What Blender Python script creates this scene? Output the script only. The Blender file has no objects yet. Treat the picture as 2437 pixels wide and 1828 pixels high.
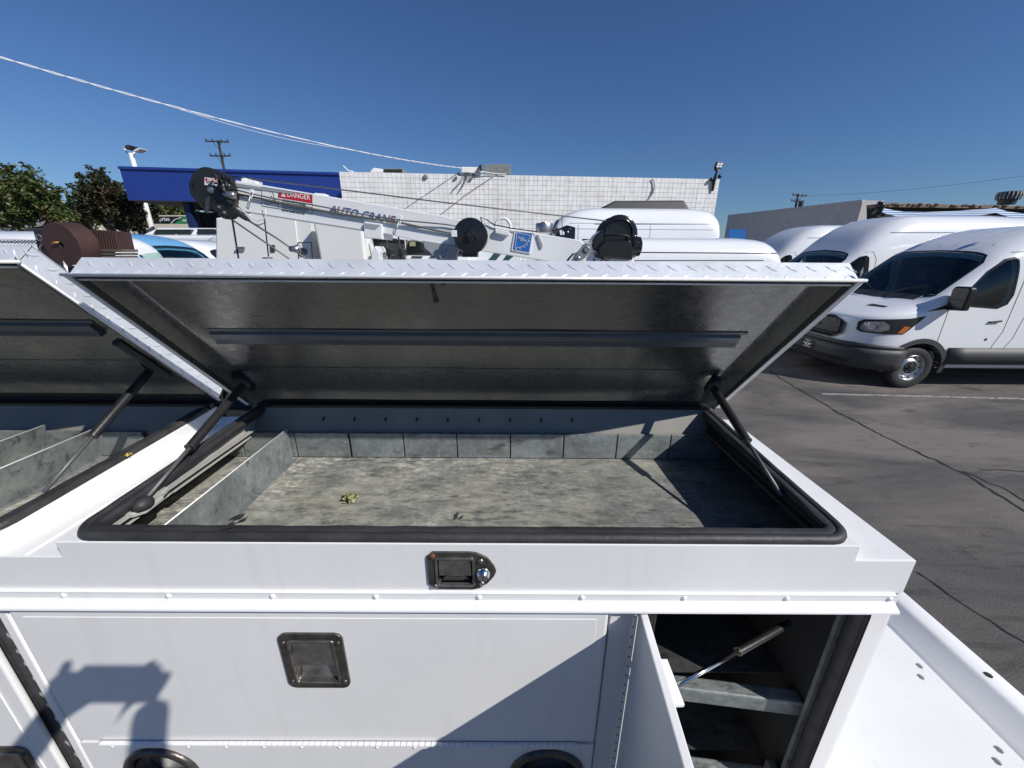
import bpy, bmesh, math, random
from mathutils import Vector, Matrix
R = math.radians
random.seed(7)
scene = bpy.context.scene
COL = scene.collection

# ------------------------------------------------------------------ camera
H = 2.12                                    # lens height above the lot
PW, PH = 2437.0, 1828.0
FPX = 920.0                                 # focal length in photo pixels
PITCH = R(18.84)
M3 = (Matrix.Rotation(-0.0035, 3, 'Z') @ Matrix.Rotation(math.pi/2 - PITCH, 3, 'X')
      @ Matrix.Rotation(0.0075, 3, 'Z'))
cam_data = bpy.data.cameras.new('camera')
cam_data.sensor_width = 36.0
cam_data.lens = 36.0 * FPX / PW
cam_data.clip_start = 0.02
cam_data.clip_end = 2000
cam = bpy.data.objects.new('camera', cam_data)
COL.objects.link(cam)
cam.matrix_world = Matrix.Translation((0, 0, H)) @ M3.to_4x4()
scene.camera = cam

# ------------------------------------------------------------------ light
SUN = Vector((1.51, -1.0, 1.45)).normalized()          # direction towards the sun
elev = math.asin(SUN.z)
world = bpy.data.worlds.new('World')
scene.world = world
world.use_nodes = True
wn = world.node_tree
for n in list(wn.nodes): wn.nodes.remove(n)
sky = wn.nodes.new('ShaderNodeTexSky'); sky.sky_type = 'NISHITA'
sky.sun_disc = False
sky.sun_elevation = elev
sky.sun_rotation = math.atan2(SUN.x, SUN.y)
sky.altitude = 0; sky.air_density = 1.12; sky.dust_density = 0.0; sky.ozone_density = 6.0
bg = wn.nodes.new('ShaderNodeBackground'); bg.inputs['Strength'].default_value = 0.057
wo = wn.nodes.new('ShaderNodeOutputWorld')
tint = wn.nodes.new('ShaderNodeMix'); tint.data_type = 'RGBA'; tint.blend_type = 'MULTIPLY'
tint.inputs[0].default_value = 1.0; tint.inputs[7].default_value = (0.755, 0.925, 1.20, 1)
wn.links.new(sky.outputs[0], tint.inputs[6]); wn.links.new(tint.outputs[2], bg.inputs[0]); wn.links.new(bg.outputs[0], wo.inputs[0])
sl = bpy.data.lights.new('sun', 'SUN'); sl.energy = 4.3; sl.angle = R(0.53); sl.color = (1.0, 0.955, 0.89)
so = bpy.data.objects.new('sun', sl); COL.objects.link(so)
so.rotation_euler = (-SUN).to_track_quat('-Z', 'Y').to_euler()
scene.view_settings.view_transform = 'Standard'
scene.view_settings.look = 'None'
scene.view_settings.exposure = 0.12
scene.view_settings.gamma = 1
scene.view_settings.use_curve_mapping = False

# ------------------------------------------------------------------ helpers
def at(px, py, Y=None, Z=None, X=None):
    """Point of the real place that the photo shows at a pixel, given one known coordinate."""
    d = M3 @ Vector(((px - PW/2)/FPX, -(py - PH/2)/FPX, -1.0))
    if Y is not None: k = Y / d.y
    elif Z is not None: k = (Z - H) / d.z
    else: k = X / d.x
    return Vector((0, 0, H)) + d * k

def xz(px, py, Y):
    p = at(px, py, Y=Y); return (p.x, p.z)

ORG = {}
def org(o):
    if o is None: return Vector((0, 0, 0))
    return ORG.get(o.name, Vector((0, 0, 0)))

def thing(name, label, cat, loc=(0, 0, 0), group=None):
    o = bpy.data.objects.new(name, None); COL.objects.link(o)
    o.empty_display_size = 0.1
    o.location = loc; o['label'] = label; o['category'] = cat
    if group: o['group'] = group
    ORG[o.name] = Vector(loc)
    return o

def tag(o, label, cat, group=None):
    o['label'] = label; o['category'] = cat
    if group: o['group'] = group
    return o

def struct(o):
    o['kind'] = 'structure'; return o
def stuff(o):
    o['kind'] = 'stuff'; return o

def mk(name, verts, faces, m, parent=None, smooth=False, bev=0, seg=2, auto=None, base=None):
    o0 = org(parent) if base is None else Vector(base)
    me = bpy.data.meshes.new(name)
    me.from_pydata([tuple(Vector(v) - o0) for v in verts], [], faces)
    me.update()
    bm = bmesh.new(); bm.from_mesh(me)
    bmesh.ops.recalc_face_normals(bm, faces=bm.faces)
    bm.to_mesh(me); bm.free()
    o = bpy.data.objects.new(name, me); COL.objects.link(o)
    if m is not None: me.materials.append(m)
    if parent is not None:
        o.parent = parent; ORG[o.name] = org(parent)
    else:
        o.location = o0; ORG[o.name] = Vector(o0)
    if smooth or auto:
        for p in me.polygons: p.use_smooth = True
    if auto:
        bmm = bmesh.new(); bmm.from_mesh(me)
        for e in bmm.edges:
            if len(e.link_faces) == 2 and e.calc_face_angle(0) > R(auto): e.smooth = False
        bmm.to_mesh(me); bmm.free()
    if bev:
        b = o.modifiers.new('bevel', 'BEVEL'); b.width = bev; b.segments = seg
        b.limit_method = 'ANGLE'; b.angle_limit = R(35)
        b.harden_normals = False
    return o

class G:
    """collects shapes into one mesh"""
    def __init__(s): s.v = []; s.f = []
    def add(s, v, f):
        n = len(s.v); s.v += [tuple(a) for a in v]; s.f += [tuple(i + n for i in q) for q in f]; return s
    def box(s, x0, x1, y0, y1, z0, z1):
        v = [(x, y, z) for z in (z0, z1) for y in (y0, y1) for x in (x0, x1)]
        return s.add(v, [(0,2,3,1),(4,5,7,6),(0,1,5,4),(2,6,7,3),(0,4,6,2),(1,3,7,5)])
    def hexa(s, a):
        """8 corners: 4 bottom loop, 4 top loop"""
        return s.add(a, [(0,1,2,3),(7,6,5,4),(0,4,5,1),(1,5,6,2),(2,6,7,3),(3,7,4,0)])
    def prism_y(s, poly, y0, y1):
        n = len(poly)
        v = [(x, y0, z) for x, z in poly] + [(x, y1, z) for x, z in poly]
        return s.add(v, [tuple(range(n)), tuple(range(2*n-1, n-1, -1))] +
                     [(i, (i+1) % n, (i+1) % n + n, i + n) for i in range(n)])
    def prism_z(s, poly, z0, z1):
        n = len(poly)
        v = [(x, y, z0) for x, y in poly] + [(x, y, z1) for x, y in poly]
        return s.add(v, [tuple(range(n)), tuple(range(2*n-1, n-1, -1))] +
                     [(i, (i+1) % n, (i+1) % n + n, i + n) for i in range(n)])
    def prism_x(s, poly, x0, x1):
        n = len(poly)
        v = [(x0, y, z) for y, z in poly] + [(x1, y, z) for y, z in poly]
        return s.add(v, [tuple(range(n)), tuple(range(2*n-1, n-1, -1))] +
                     [(i, (i+1) % n, (i+1) % n + n, i + n) for i in range(n)])
    def cyl(s, a, b, r, n=12, r2=None):
        a = Vector(a); b = Vector(b); r2 = r if r2 is None else r2
        d = (b - a).normalized()
        u = d.orthogonal().normalized(); w = d.cross(u)
        v = []
        for p, q in ((a, r), (b, r2)):
            for i in range(n):
                t = 2*math.pi*i/n; v.append(p + (u*math.cos(t) + w*math.sin(t))*q)
        return s.add(v, [tuple(range(n-1, -1, -1)), tuple(range(n, 2*n))] +
                     [(i, (i+1) % n, (i+1) % n + n, i + n) for i in range(n)])
    def tube(s, pts, r, n=8):
        pts = [Vector(p) for p in pts]; v = []; f = []
        prev = None
        for i, p in enumerate(pts):
            d = (pts[min(i+1, len(pts)-1)] - pts[max(i-1, 0)]).normalized()
            if prev is None: u = d.orthogonal().normalized()
            else:
                u = prev - d*prev.dot(d); u.normalize()
            prev = u; w = d.cross(u)
            rr = r[i] if isinstance(r, (list, tuple)) else r
            for k in range(n):
                t = 2*math.pi*k/n; v.append(p + (u*math.cos(t) + w*math.sin(t))*rr)
        for i in range(len(pts)-1):
            for k in range(n):
                f.append((i*n+k, i*n+(k+1) % n, (i+1)*n+(k+1) % n, (i+1)*n+k))
        f.append(tuple(range(n-1, -1, -1))); f.append(tuple(range((len(pts)-1)*n, len(pts)*n)))
        return s.add(v, f)
    def torus(s, c, axis, R0, r, n=24, m=8):
        c = Vector(c); d = Vector(axis).normalized(); u = d.orthogonal().normalized(); w = d.cross(u)
        v = []; f = []
        for i in range(n):
            t = 2*math.pi*i/n; e = u*math.cos(t) + w*math.sin(t)
            for k in range(m):
                q = 2*math.pi*k/m
                v.append(c + e*(R0 + r*math.cos(q)) + d*(r*math.sin(q)))
        for i in range(n):
            for k in range(m):
                f.append((i*m+k, i*m+(k+1) % m, ((i+1) % n)*m+(k+1) % m, ((i+1) % n)*m+k))
        return s.add(v, f)
    def lathe(s, c, axis, prof, n=28):
        """prof: list of (radius, distance along axis)"""
        c = Vector(c); d = Vector(axis).normalized(); u = d.orthogonal().normalized(); w = d.cross(u)
        v = []; f = []; m = len(prof)
        for i in range(n):
            t = 2*math.pi*i/n; e = u*math.cos(t) + w*math.sin(t)
            for r, a in prof: v.append(c + e*max(r, 1e-4) + d*a)
        for i in range(n):
            for k in range(m-1):
                f.append((i*m+k, i*m+k+1, ((i+1) % n)*m+k+1, ((i+1) % n)*m+k))
        return s.add(v, f)
    def ball(s, c, r, sc=(1, 1, 1), n=10, m=6):
        v = []; f = []
        for j in range(m+1):
            ph = math.pi*j/m
            for i in range(n):
                t = 2*math.pi*i/n
                v.append((c[0]+r*sc[0]*math.sin(ph)*math.cos(t), c[1]+r*sc[1]*math.sin(ph)*math.sin(t), c[2]+r*sc[2]*math.cos(ph)))
        for j in range(m):
            for i in range(n):
                f.append((j*n+i, j*n+(i+1) % n, (j+1)*n+(i+1) % n, (j+1)*n+i))
        return s.add(v, f)
    def out(s, name, m, parent=None, **k):
        o = mk(name, s.v, s.f, m, parent, **k)
        bm = bmesh.new(); bm.from_mesh(o.data)
        bmesh.ops.remove_doubles(bm, verts=bm.verts, dist=1e-6)
        bm.to_mesh(o.data); bm.free()
        return o

def children(o): return [c for c in bpy.data.objects if c.parent == o]
def copy_tree(o, parent=None):
    c = o.copy(); COL.objects.link(c)
    if parent is not None: c.parent = parent
    for ch in children(o): copy_tree(ch, c)
    return c

def bool_cut(o, cutters):
    """subtract shapes (G collectors) from an object and keep the result as its mesh"""
    tmp = []
    for g in cutters:
        c = g.out('cutter_shape', None); c.location = o.location if o.parent is None else org(o)*0
        tmp.append(c)
        md = o.modifiers.new('cut', 'BOOLEAN'); md.operation = 'DIFFERENCE'; md.solver = 'EXACT'; md.object = c
    bpy.context.view_layer.update()
    dg = bpy.context.evaluated_depsgraph_get()
    me = bpy.data.meshes.new_from_object(o.evaluated_get(dg))
    o.modifiers.clear(); o.data = me
    for c in tmp: bpy.data.objects.remove(c)
    return o

# ------------------------------------------------------------------ materials
def nodes_of(name):
    m = bpy.data.materials.new(name); m.use_nodes = True
    nt = m.node_tree; b = nt.nodes['Principled BSDF']
    return m, nt, b
def N(nt, t, **k):
    n = nt.nodes.new(t)
    for a, v in k.items(): setattr(n, a, v)
    return n
def noise(nt, scale, detail=6, rough=0.6, stretch=None, dist=0.0, coord='Object'):
    tc = N(nt, 'ShaderNodeTexCoord'); mp = N(nt, 'ShaderNodeMapping')
    if stretch: mp.inputs['Scale'].default_value = stretch
    nt.links.new(tc.outputs[coord], mp.inputs[0])
    n = N(nt, 'ShaderNodeTexNoise'); n.inputs['Scale'].default_value = scale
    n.inputs['Detail'].default_value = detail; n.inputs['Roughness'].default_value = rough
    n.inputs['Distortion'].default_value = dist
    nt.links.new(mp.outputs[0], n.inputs['Vector'])
    return n
def ramp(nt, src, stops):
    r = N(nt, 'ShaderNodeValToRGB'); e = r.color_ramp.elements
    while len(e) < len(stops): e.new(0.5)
    for i, (p, c) in enumerate(stops):
        e[i].position = p; e[i].color = (c[0], c[1], c[2], 1) if not isinstance(c, (int, float)) else (c, c, c, 1)
    nt.links.new(src, r.inputs[0]); return r
def mixc(nt, fac, a, b, mode='MIX'):
    m = N(nt, 'ShaderNodeMix', data_type='RGBA', blend_type=mode)
    for sock, val in ((0, fac), (6, a), (7, b)):
        if isinstance(val, bpy.types.NodeSocket): nt.links.new(val, m.inputs[sock])
        elif isinstance(val, (int, float)): m.inputs[sock].default_value = val
        else: m.inputs[sock].default_value = (val[0], val[1], val[2], 1)
    return m.outputs[2]
def bump(nt, b, src, strength=0.2, dist=0.01):
    n = N(nt, 'ShaderNodeBump'); n.inputs['Strength'].default_value = strength
    n.inputs['Distance'].default_value = dist
    nt.links.new(src, n.inputs['Height']); nt.links.new(n.outputs[0], b.inputs['Normal'])

def simple(name, c, rough=0.5, metal=0.0, var=0.08, scale=8.0, bmp=0.0, coat=0.0, spec=0.5, bscale=None, stretch=None):
    m, nt, b = nodes_of(name)
    n = noise(nt, scale, stretch=stretch)
    r = ramp(nt, n.outputs['Fac'], [(0.3, [x*(1-var) for x in c]), (0.7, [min(1, x*(1+var)) for x in c])])
    nt.links.new(r.outputs[0], b.inputs['Base Color'])
    b.inputs['Roughness'].default_value = rough; b.inputs['Metallic'].default_value = metal
    b.inputs['Coat Weight'].default_value = coat; b.inputs['Coat Roughness'].default_value = 0.06
    b.inputs['Specular IOR Level'].default_value = spec
    if bmp:
        n2 = noise(nt, bscale or scale*6); bump(nt, b, n2.outputs['Fac'], bmp, 0.003)
    return m

MAT = {}
def white_paint():
    m, nt, b = nodes_of('white_enamel')
    n = noise(nt, 3.0, detail=8)
    r = ramp(nt, n.outputs['Fac'], [(0.3, (0.785, 0.79, 0.79)), (0.7, (0.835, 0.838, 0.836))])
    n2 = noise(nt, 60.0, detail=4, rough=0.7, stretch=(1, 1, 0.35))
    r2 = ramp(nt, n2.outputs['Fac'], [(0.67, 0), (0.74, 1)])
    nm = noise(nt, 1.7, detail=3)
    rm = ramp(nt, nm.outputs['Fac'], [(0.5, 0), (0.72, 0.55)])
    mul = N(nt, 'ShaderNodeMath', operation='MULTIPLY'); nt.links.new(r2.outputs[0], mul.inputs[0]); nt.links.new(rm.outputs[0], mul.inputs[1])
    c = mixc(nt, mul.outputs[0], r.outputs[0], (0.42, 0.40, 0.36))
    # faint long grime streaks
    n3 = noise(nt, 9.0, detail=7, stretch=(3.0, 3.0, 0.25))
    r3 = ramp(nt, n3.outputs['Fac'], [(0.55, 0), (0.8, 0.22)])
    c = mixc(nt, r3.outputs[0], c, (0.58, 0.56, 0.52))
    nt.links.new(c, b.inputs['Base Color'])
    rr = ramp(nt, n.outputs['Fac'], [(0.3, 0.28), (0.7, 0.42)]); nt.links.new(rr.outputs[0], b.inputs['Roughness'])
    n4 = noise(nt, 2.2, detail=2); bump(nt, b, n4.outputs['Fac'], 0.25, 0.004)
    return m
MAT['white'] = white_paint()

def galvanised(name, cols, scale=5.0, metal=0.35, rough=(0.45, 0.7), streak=(1, 1, 1), left=False):
    m, nt, b = nodes_of(name)
    n = noise(nt, scale, detail=11, rough=0.72, dist=0.25, stretch=streak)
    r = ramp(nt, n.outputs['Fac'], [(0.32, cols[0]), (0.47, cols[1]), (0.56, cols[2]), (0.70, cols[3])])
    v = N(nt, 'ShaderNodeTexVoronoi'); v.inputs['Scale'].default_value = 70
    tc = N(nt, 'ShaderNodeTexCoord'); nt.links.new(tc.outputs['Object'], v.inputs['Vector'])
    c = mixc(nt, 0.22, r.outputs[0], v.outputs['Distance'], 'SOFT_LIGHT')
    n2 = noise(nt, 42, detail=9, rough=0.8, dist=0.5, stretch=(0.7, 1.6, 1))
    r2 = ramp(nt, n2.outputs['Fac'], [(0.50 if left else 0.58, 0), (0.60 if left else 0.66, 1)])
    nm = noise(nt, 3.1, detail=5, rough=0.65); rm = ramp(nt, nm.outputs['Fac'], [(0.42 if left else 0.46, 0), (0.60, 0.9)])
    mul = N(nt, 'ShaderNodeMath', operation='MULTIPLY'); nt.links.new(r2.outputs[0], mul.inputs[0]); nt.links.new(rm.outputs[0], mul.inputs[1])
    fac = mul.outputs[0]
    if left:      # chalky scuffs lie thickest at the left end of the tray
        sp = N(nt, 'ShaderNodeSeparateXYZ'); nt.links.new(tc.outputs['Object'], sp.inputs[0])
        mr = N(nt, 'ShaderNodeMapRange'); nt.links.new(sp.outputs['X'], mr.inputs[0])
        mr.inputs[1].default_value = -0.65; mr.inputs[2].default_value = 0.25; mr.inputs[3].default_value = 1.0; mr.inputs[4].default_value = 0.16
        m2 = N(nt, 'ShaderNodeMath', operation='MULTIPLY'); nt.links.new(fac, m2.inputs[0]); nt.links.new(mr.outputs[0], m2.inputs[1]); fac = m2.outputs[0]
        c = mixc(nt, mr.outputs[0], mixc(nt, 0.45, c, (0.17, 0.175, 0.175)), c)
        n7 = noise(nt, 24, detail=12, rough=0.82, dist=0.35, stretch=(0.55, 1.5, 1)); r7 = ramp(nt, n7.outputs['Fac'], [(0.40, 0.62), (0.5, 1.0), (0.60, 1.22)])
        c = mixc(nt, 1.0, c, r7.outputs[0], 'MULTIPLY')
    c = mixc(nt, fac, c, cols[4])
    n5 = noise(nt, 22, detail=9, rough=0.7, stretch=(0.5, 2.2, 1))
    r5 = ramp(nt, n5.outputs['Fac'], [(0.34, 0.8), (0.45, 0)])
    c = mixc(nt, r5.outputs[0], c, [x*0.45 for x in cols[0]])
    nt.links.new(c, b.inputs['Base Color'])
    rr = ramp(nt, n2.outputs['Fac'], [(0.3, rough[0]), (0.7, rough[1])]); nt.links.new(rr.outputs[0], b.inputs['Roughness'])
    b.inputs['Metallic'].default_value = metal
    bump(nt, b, n2.outputs['Fac'], 0.3, 0.002)
    return m
MAT['floor'] = galvanised('stained_galvanised_floor',
    [(0.135, 0.14, 0.135), (0.25, 0.255, 0.235), (0.345, 0.345, 0.295), (0.42, 0.405, 0.33), (0.80, 0.77, 0.68)], 7.5, 0.12, (0.45, 0.8), left=True)
MAT['galv'] = galvanised('galvanised_sheet',
    [(0.15, 0.165, 0.17), (0.21, 0.235, 0.235), (0.27, 0.30, 0.30), (0.33, 0.36, 0.355), (0.42, 0.45, 0.44)], 6, 0.35, (0.4, 0.65))
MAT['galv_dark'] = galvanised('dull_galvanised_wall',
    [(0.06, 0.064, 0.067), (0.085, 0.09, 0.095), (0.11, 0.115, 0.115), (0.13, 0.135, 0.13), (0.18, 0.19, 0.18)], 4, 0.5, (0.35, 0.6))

def liner():
    m, nt, b = nodes_of('brushed_steel_liner')
    n = noise(nt, 2.2, detail=6, stretch=(1, 1, 1))
    r = ramp(nt, n.outputs['Fac'], [(0.3, (0.15, 0.153, 0.152)), (0.55, (0.20, 0.204, 0.202)), (0.75, (0.28, 0.284, 0.28))])
    n2 = noise(nt, 45, detail=5, rough=0.7, dist=0.5, stretch=(1, 2.0, 1))
    r2 = ramp(nt, n2.outputs['Fac'], [(0.30, 1), (0.345, 0)])
    nm = noise(nt, 1.9, detail=2); rm = ramp(nt, nm.outputs['Fac'], [(0.42, 0), (0.6, 0.85)])
    mul = N(nt, 'ShaderNodeMath', operation='MULTIPLY'); nt.links.new(r2.outputs[0], mul.inputs[0]); nt.links.new(rm.outputs[0], mul.inputs[1])
    c = mixc(nt, mul.outputs[0], r.outputs[0], (0.05, 0.05, 0.05))
    nt.links.new(c, b.inputs['Base Color'])
    b.inputs['Metallic'].default_value = 0.72
    rr = ramp(nt, n2.outputs['Fac'], [(0.3, 0.20), (0.7, 0.40)]); nt.links.new(rr.outputs[0], b.inputs['Roughness'])
    n3 = noise(nt, 3.5, detail=3); bump(nt, b, n3.outputs['Fac'], 0.5, 0.006)
    return m
MAT['liner'] = liner()
MAT['backsheet'] = simple('dull_back_sheet', (0.235, 0.228, 0.21), 0.55, 0.0, 0.15, 5, 0.1)
MAT['stiff'] = simple('zinc_channel', (0.115, 0.13, 0.145), 0.4, 0.3, 0.15, 8, 0.1)
MAT['tread'] = simple('aluminium_tread_plate', (0.72, 0.75, 0.79), 0.42, 0.35, 0.12, 14, 0.25, bscale=60)
MAT['alu_edge'] = simple('worn_aluminium_edge', (0.88, 0.87, 0.85), 0.25, 0.15, 0.06, 20)
MAT['rubber'] = simple('weathered_black_rubber', (0.035, 0.035, 0.037), 0.55, 0, 0.5, 22, 0.35, bscale=90, stretch=(0.4, 1, 1))
MAT['black'] = simple('satin_black_paint', (0.018, 0.018, 0.019), 0.38, 0, 0.3, 20, 0.15)
MAT['blackgloss'] = simple('gloss_black_enamel', (0.012, 0.012, 0.013), 0.16, 0, 0.2, 20)
MAT['latch'] = simple('weathered_latch_steel', (0.12, 0.11, 0.10), 0.30, 0.7, 0.45, 28, 0.3, bscale=120)
MAT['latch_in'] = simple('worn_latch_paddle', (0.32, 0.31, 0.29), 0.27, 0.85, 0.4, 40, 0.2)
MAT['chrome'] = simple('bright_steel', (0.7, 0.7, 0.7), 0.15, 1.0, 0.1, 20)
MAT['steel'] = simple('zinc_steel', (0.4, 0.41, 0.42), 0.35, 0.9, 0.15, 30)
MAT['rust'] = simple('rusty_screw', (0.16, 0.07, 0.04), 0.7, 0.3, 0.3, 90)
MAT['paintgrey'] = simple('pale_grey_paint', (0.42, 0.42, 0.39), 0.5, 0, 0.12, 14)
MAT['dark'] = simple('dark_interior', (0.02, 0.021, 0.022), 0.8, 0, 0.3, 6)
MAT['boomwhite'] = simple('crane_white_paint', (0.76, 0.77, 0.77), 0.33, 0, 0.05, 4, 0.05)
MAT['vanwhite'] = simple('van_white_paint', (0.80, 0.82, 0.84), 0.22, 0, 0.02, 2, 0, coat=0.6)
MAT['vanwhite_b'] = simple('warm_white_van_paint', (0.80, 0.80, 0.78), 0.28, 0, 0.02, 2, 0, coat=0.4)
MAT['vanblue'] = simple('sky_blue_van_paint', (0.17, 0.42, 0.70), 0.25, 0, 0.03, 2, 0, coat=0.5)
MAT['clad'] = simple('grey_plastic_cladding', (0.045, 0.047, 0.05), 0.55, 0, 0.1, 30, 0.1)
MAT['tyre'] = simple('tyre_rubber', (0.022, 0.022, 0.022), 0.7, 0, 0.2, 30, 0.1)
MAT['rim'] = simple('silver_wheel', (0.5, 0.51, 0.52), 0.3, 0.9, 0.08, 12)
MAT['seam'] = simple('shut_line', (0.012, 0.012, 0.012), 0.8, 0, 0.1, 5)
MAT['blueface'] = simple('blue_fascia_panel', (0.018, 0.05, 0.27), 0.45, 0, 0.05, 1.2)
MAT['bluedark'] = simple('dark_blue_post', (0.012, 0.025, 0.10), 0.5, 0, 0.1, 4)
MAT['block'] = simple('white_painted_block', (0.88, 0.87, 0.85), 0.75, 0, 0.06, 2.5, 0.2, bscale=30)
def block_mat():
    m, nt, b = nodes_of('weathered_white_block')
    n = noise(nt, 1.2, detail=5); r = ramp(nt, n.outputs['Fac'], [(0.35, (0.84, 0.83, 0.81)), (0.6, (0.90, 0.895, 0.885))])
    n2 = noise(nt, 3.5, detail=8, rough=0.7, stretch=(2.2, 2.2, 0.12)); r2 = ramp(nt, n2.outputs['Fac'], [(0.5, 1.0), (0.72, 0.80)])
    c = mixc(nt, 1.0, r.outputs[0], r2.outputs[0], 'MULTIPLY')
    v = N(nt, 'ShaderNodeTexWhiteNoise'); tc = N(nt, 'ShaderNodeTexCoord'); sn = N(nt, 'ShaderNodeVectorMath', operation='SNAP')
    nt.links.new(tc.outputs['Object'], sn.inputs[0]); sn.inputs[1].default_value = (.2032, 50, .2032); nt.links.new(sn.outputs[0], v.inputs['Vector'])
    r3 = ramp(nt, v.outputs['Value'], [(0.0, 0.90), (1.0, 1.03)]); c = mixc(nt, 1.0, c, r3.outputs[0], 'MULTIPLY')
    nt.links.new(c, b.inputs['Base Color']); b.inputs['Roughness'].default_value = 0.8
    n4 = noise(nt, 30, detail=5); bump(nt, b, n4.outputs['Fac'], 0.5, 0.01); return m
MAT['blockwall'] = block_mat()
MAT['joint'] = simple('shaded_joint_grey', (0.46, 0.45, 0.44), 0.9, 0, 0.1, 6)  # blocks and joints are painted white; the joints' occlusion is put into this grey
MAT['stucco'] = simple('grey_stucco', (0.50, 0.48, 0.47), 0.85, 0, 0.1, 3, 0.3, bscale=40)
MAT['cream'] = simple('cream_stucco', (0.62, 0.57, 0.47), 0.8, 0, 0.06, 3)
MAT['red'] = simple('danger_red', (0.50, 0.02, 0.03), 0.4, 0, 0.05, 10)
MAT['decal'] = simple('white_decal', (0.78, 0.78, 0.78), 0.4, 0, 0.03, 10)
MAT['ink'] = simple('black_print', (0.02, 0.02, 0.02), 0.5, 0, 0.1, 10)
MAT['dblue'] = simple('decal_blue', (0.02, 0.13, 0.42), 0.4, 0, 0.06, 10)
MAT['gold'] = simple('decal_gold', (0.62, 0.33, 0.08), 0.45, 0, 0.15, 30)
MAT['green'] = simple('sign_green', (0.02, 0.24, 0.08), 0.5, 0, 0.05, 6)
MAT['signblack'] = simple('sign_black', (0.012, 0.014, 0.014), 0.45, 0, 0.05, 6)
MAT['cable'] = simple('cable_grey', (0.16, 0.16, 0.165), 0.5, 0.4, 0.15, 60)
MAT['wirewhite'] = simple('white_service_cable', (0.72, 0.72, 0.74), 0.6, 0, 0.1, 8)
MAT['wood'] = simple('creosoted_wood', (0.05, 0.035, 0.028), 0.85, 0, 0.3, 5)
MAT['hvac'] = simple('weathered_hvac_grey', (0.24, 0.25, 0.24), 0.6, 0.2, 0.12, 5)
MAT['brown'] = simple('oxide_brown_paint', (0.052, 0.024, 0.021), 0.6, 0, 0.35, 9, 0.3, bscale=30)
MAT['oldwood'] = simple('grimy_timber', (0.10, 0.082, 0.065), 0.8, 0, 0.35, 9, 0.4, stretch=(0.2, 2, 2))
MAT['greysteel'] = simple('mid_grey_paint', (0.30, 0.32, 0.34), 0.4, 0, 0.08, 5)  # plain grey for boom fittings, shed gable and boundary wall
MAT['amber'] = simple('amber_lens', (0.55, 0.13, 0.02), 0.15, 0, 0.05, 20, coat=0.5)
MAT['tape'] = simple('blue_masking_tape', (0.015, 0.09, 0.42), 0.6, 0, 0.05, 20)
MAT['leaf'] = simple('dry_yellow_leaf', (0.55, 0.42, 0.10), 0.7, 0, 0.25, 60)
MAT['drygreen'] = simple('dry_green_leaf', (0.30, 0.31, 0.15), 0.75, 0, 0.35, 60)
MAT['bark'] = simple('grey_bark', (0.14, 0.11, 0.09), 0.9, 0, 0.3, 12, 0.5)
MAT['road_paint'] = simple('worn_road_paint', (0.45, 0.45, 0.43), 0.8, 0, 0.35, 9)
def worn_line():
    m, nt, b = nodes_of('patchy_line_paint'); n = noise(nt, 14, detail=9, rough=0.75)
    r = ramp(nt, n.outputs['Fac'], [(0.42, (0.10, 0.092, 0.085)), (0.52, (0.30, 0.295, 0.28)), (0.66, (0.46, 0.45, 0.43))])
    nt.links.new(r.outputs[0], b.inputs['Base Color']); b.inputs['Roughness'].default_value = 0.85; return m
MAT['road_paint'] = worn_line()
MAT['crack'] = simple('tar_crack', (0.012, 0.012, 0.012), 0.8, 0, 0.3, 9)
MAT['skin'] = simple('skin', (0.45, 0.27, 0.19), 0.5, 0, 0.1, 30)
MAT['shirt'] = simple('navy_shirt', (0.03, 0.04, 0.08), 0.8, 0, 0.15, 30)
MAT['rock'] = simple('brown_rubble_roof', (0.22, 0.16, 0.125), 0.9, 0, 0.4, 6, 0.5)

def glass_mat(name, tint=(0.55, 0.68, 0.64), alpha=0.35):
    m, nt, b = nodes_of(name)
    for n in list(nt.nodes):
        if n.type != 'OUTPUT_MATERIAL': nt.nodes.remove(n)
    out = [n for n in nt.nodes if n.type == 'OUTPUT_MATERIAL'][0]
    t = N(nt, 'ShaderNodeBsdfTransparent'); t.inputs[0].default_value = (tint[0], tint[1], tint[2], 1)
    g = N(nt, 'ShaderNodeBsdfGlossy'); g.inputs['Roughness'].default_value = 0.03
    g.inputs[0].default_value = (0.9, 0.95, 1, 1)
    fr = N(nt, 'ShaderNodeFresnel'); fr.inputs[0].default_value = 1.5
    mx = N(nt, 'ShaderNodeMixShader')
    nt.links.new(fr.outputs[0], mx.inputs[0]); nt.links.new(t.outputs[0], mx.inputs[1]); nt.links.new(g.outputs[0], mx.inputs[2])
    nt.links.new(mx.outputs[0], out.inputs[0])
    return m
MAT['glass'] = glass_mat('tinted_auto_glass', (0.70, 0.84, 0.78))
MAT['glass_dark'] = simple('dark_tinted_glass', (0.012, 0.016, 0.018), 0.05, 0, 0.1, 3, spec=0.8)
MAT['glass_teal'] = simple('greenish_windscreen', (0.03, 0.075, 0.075), 0.05, 0, 0.2, 1.2, spec=0.9)
MAT['lens'] = simple('clear_headlamp', (0.35, 0.37, 0.4), 0.12, 0.6, 0.6, 18, coat=1)

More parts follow.
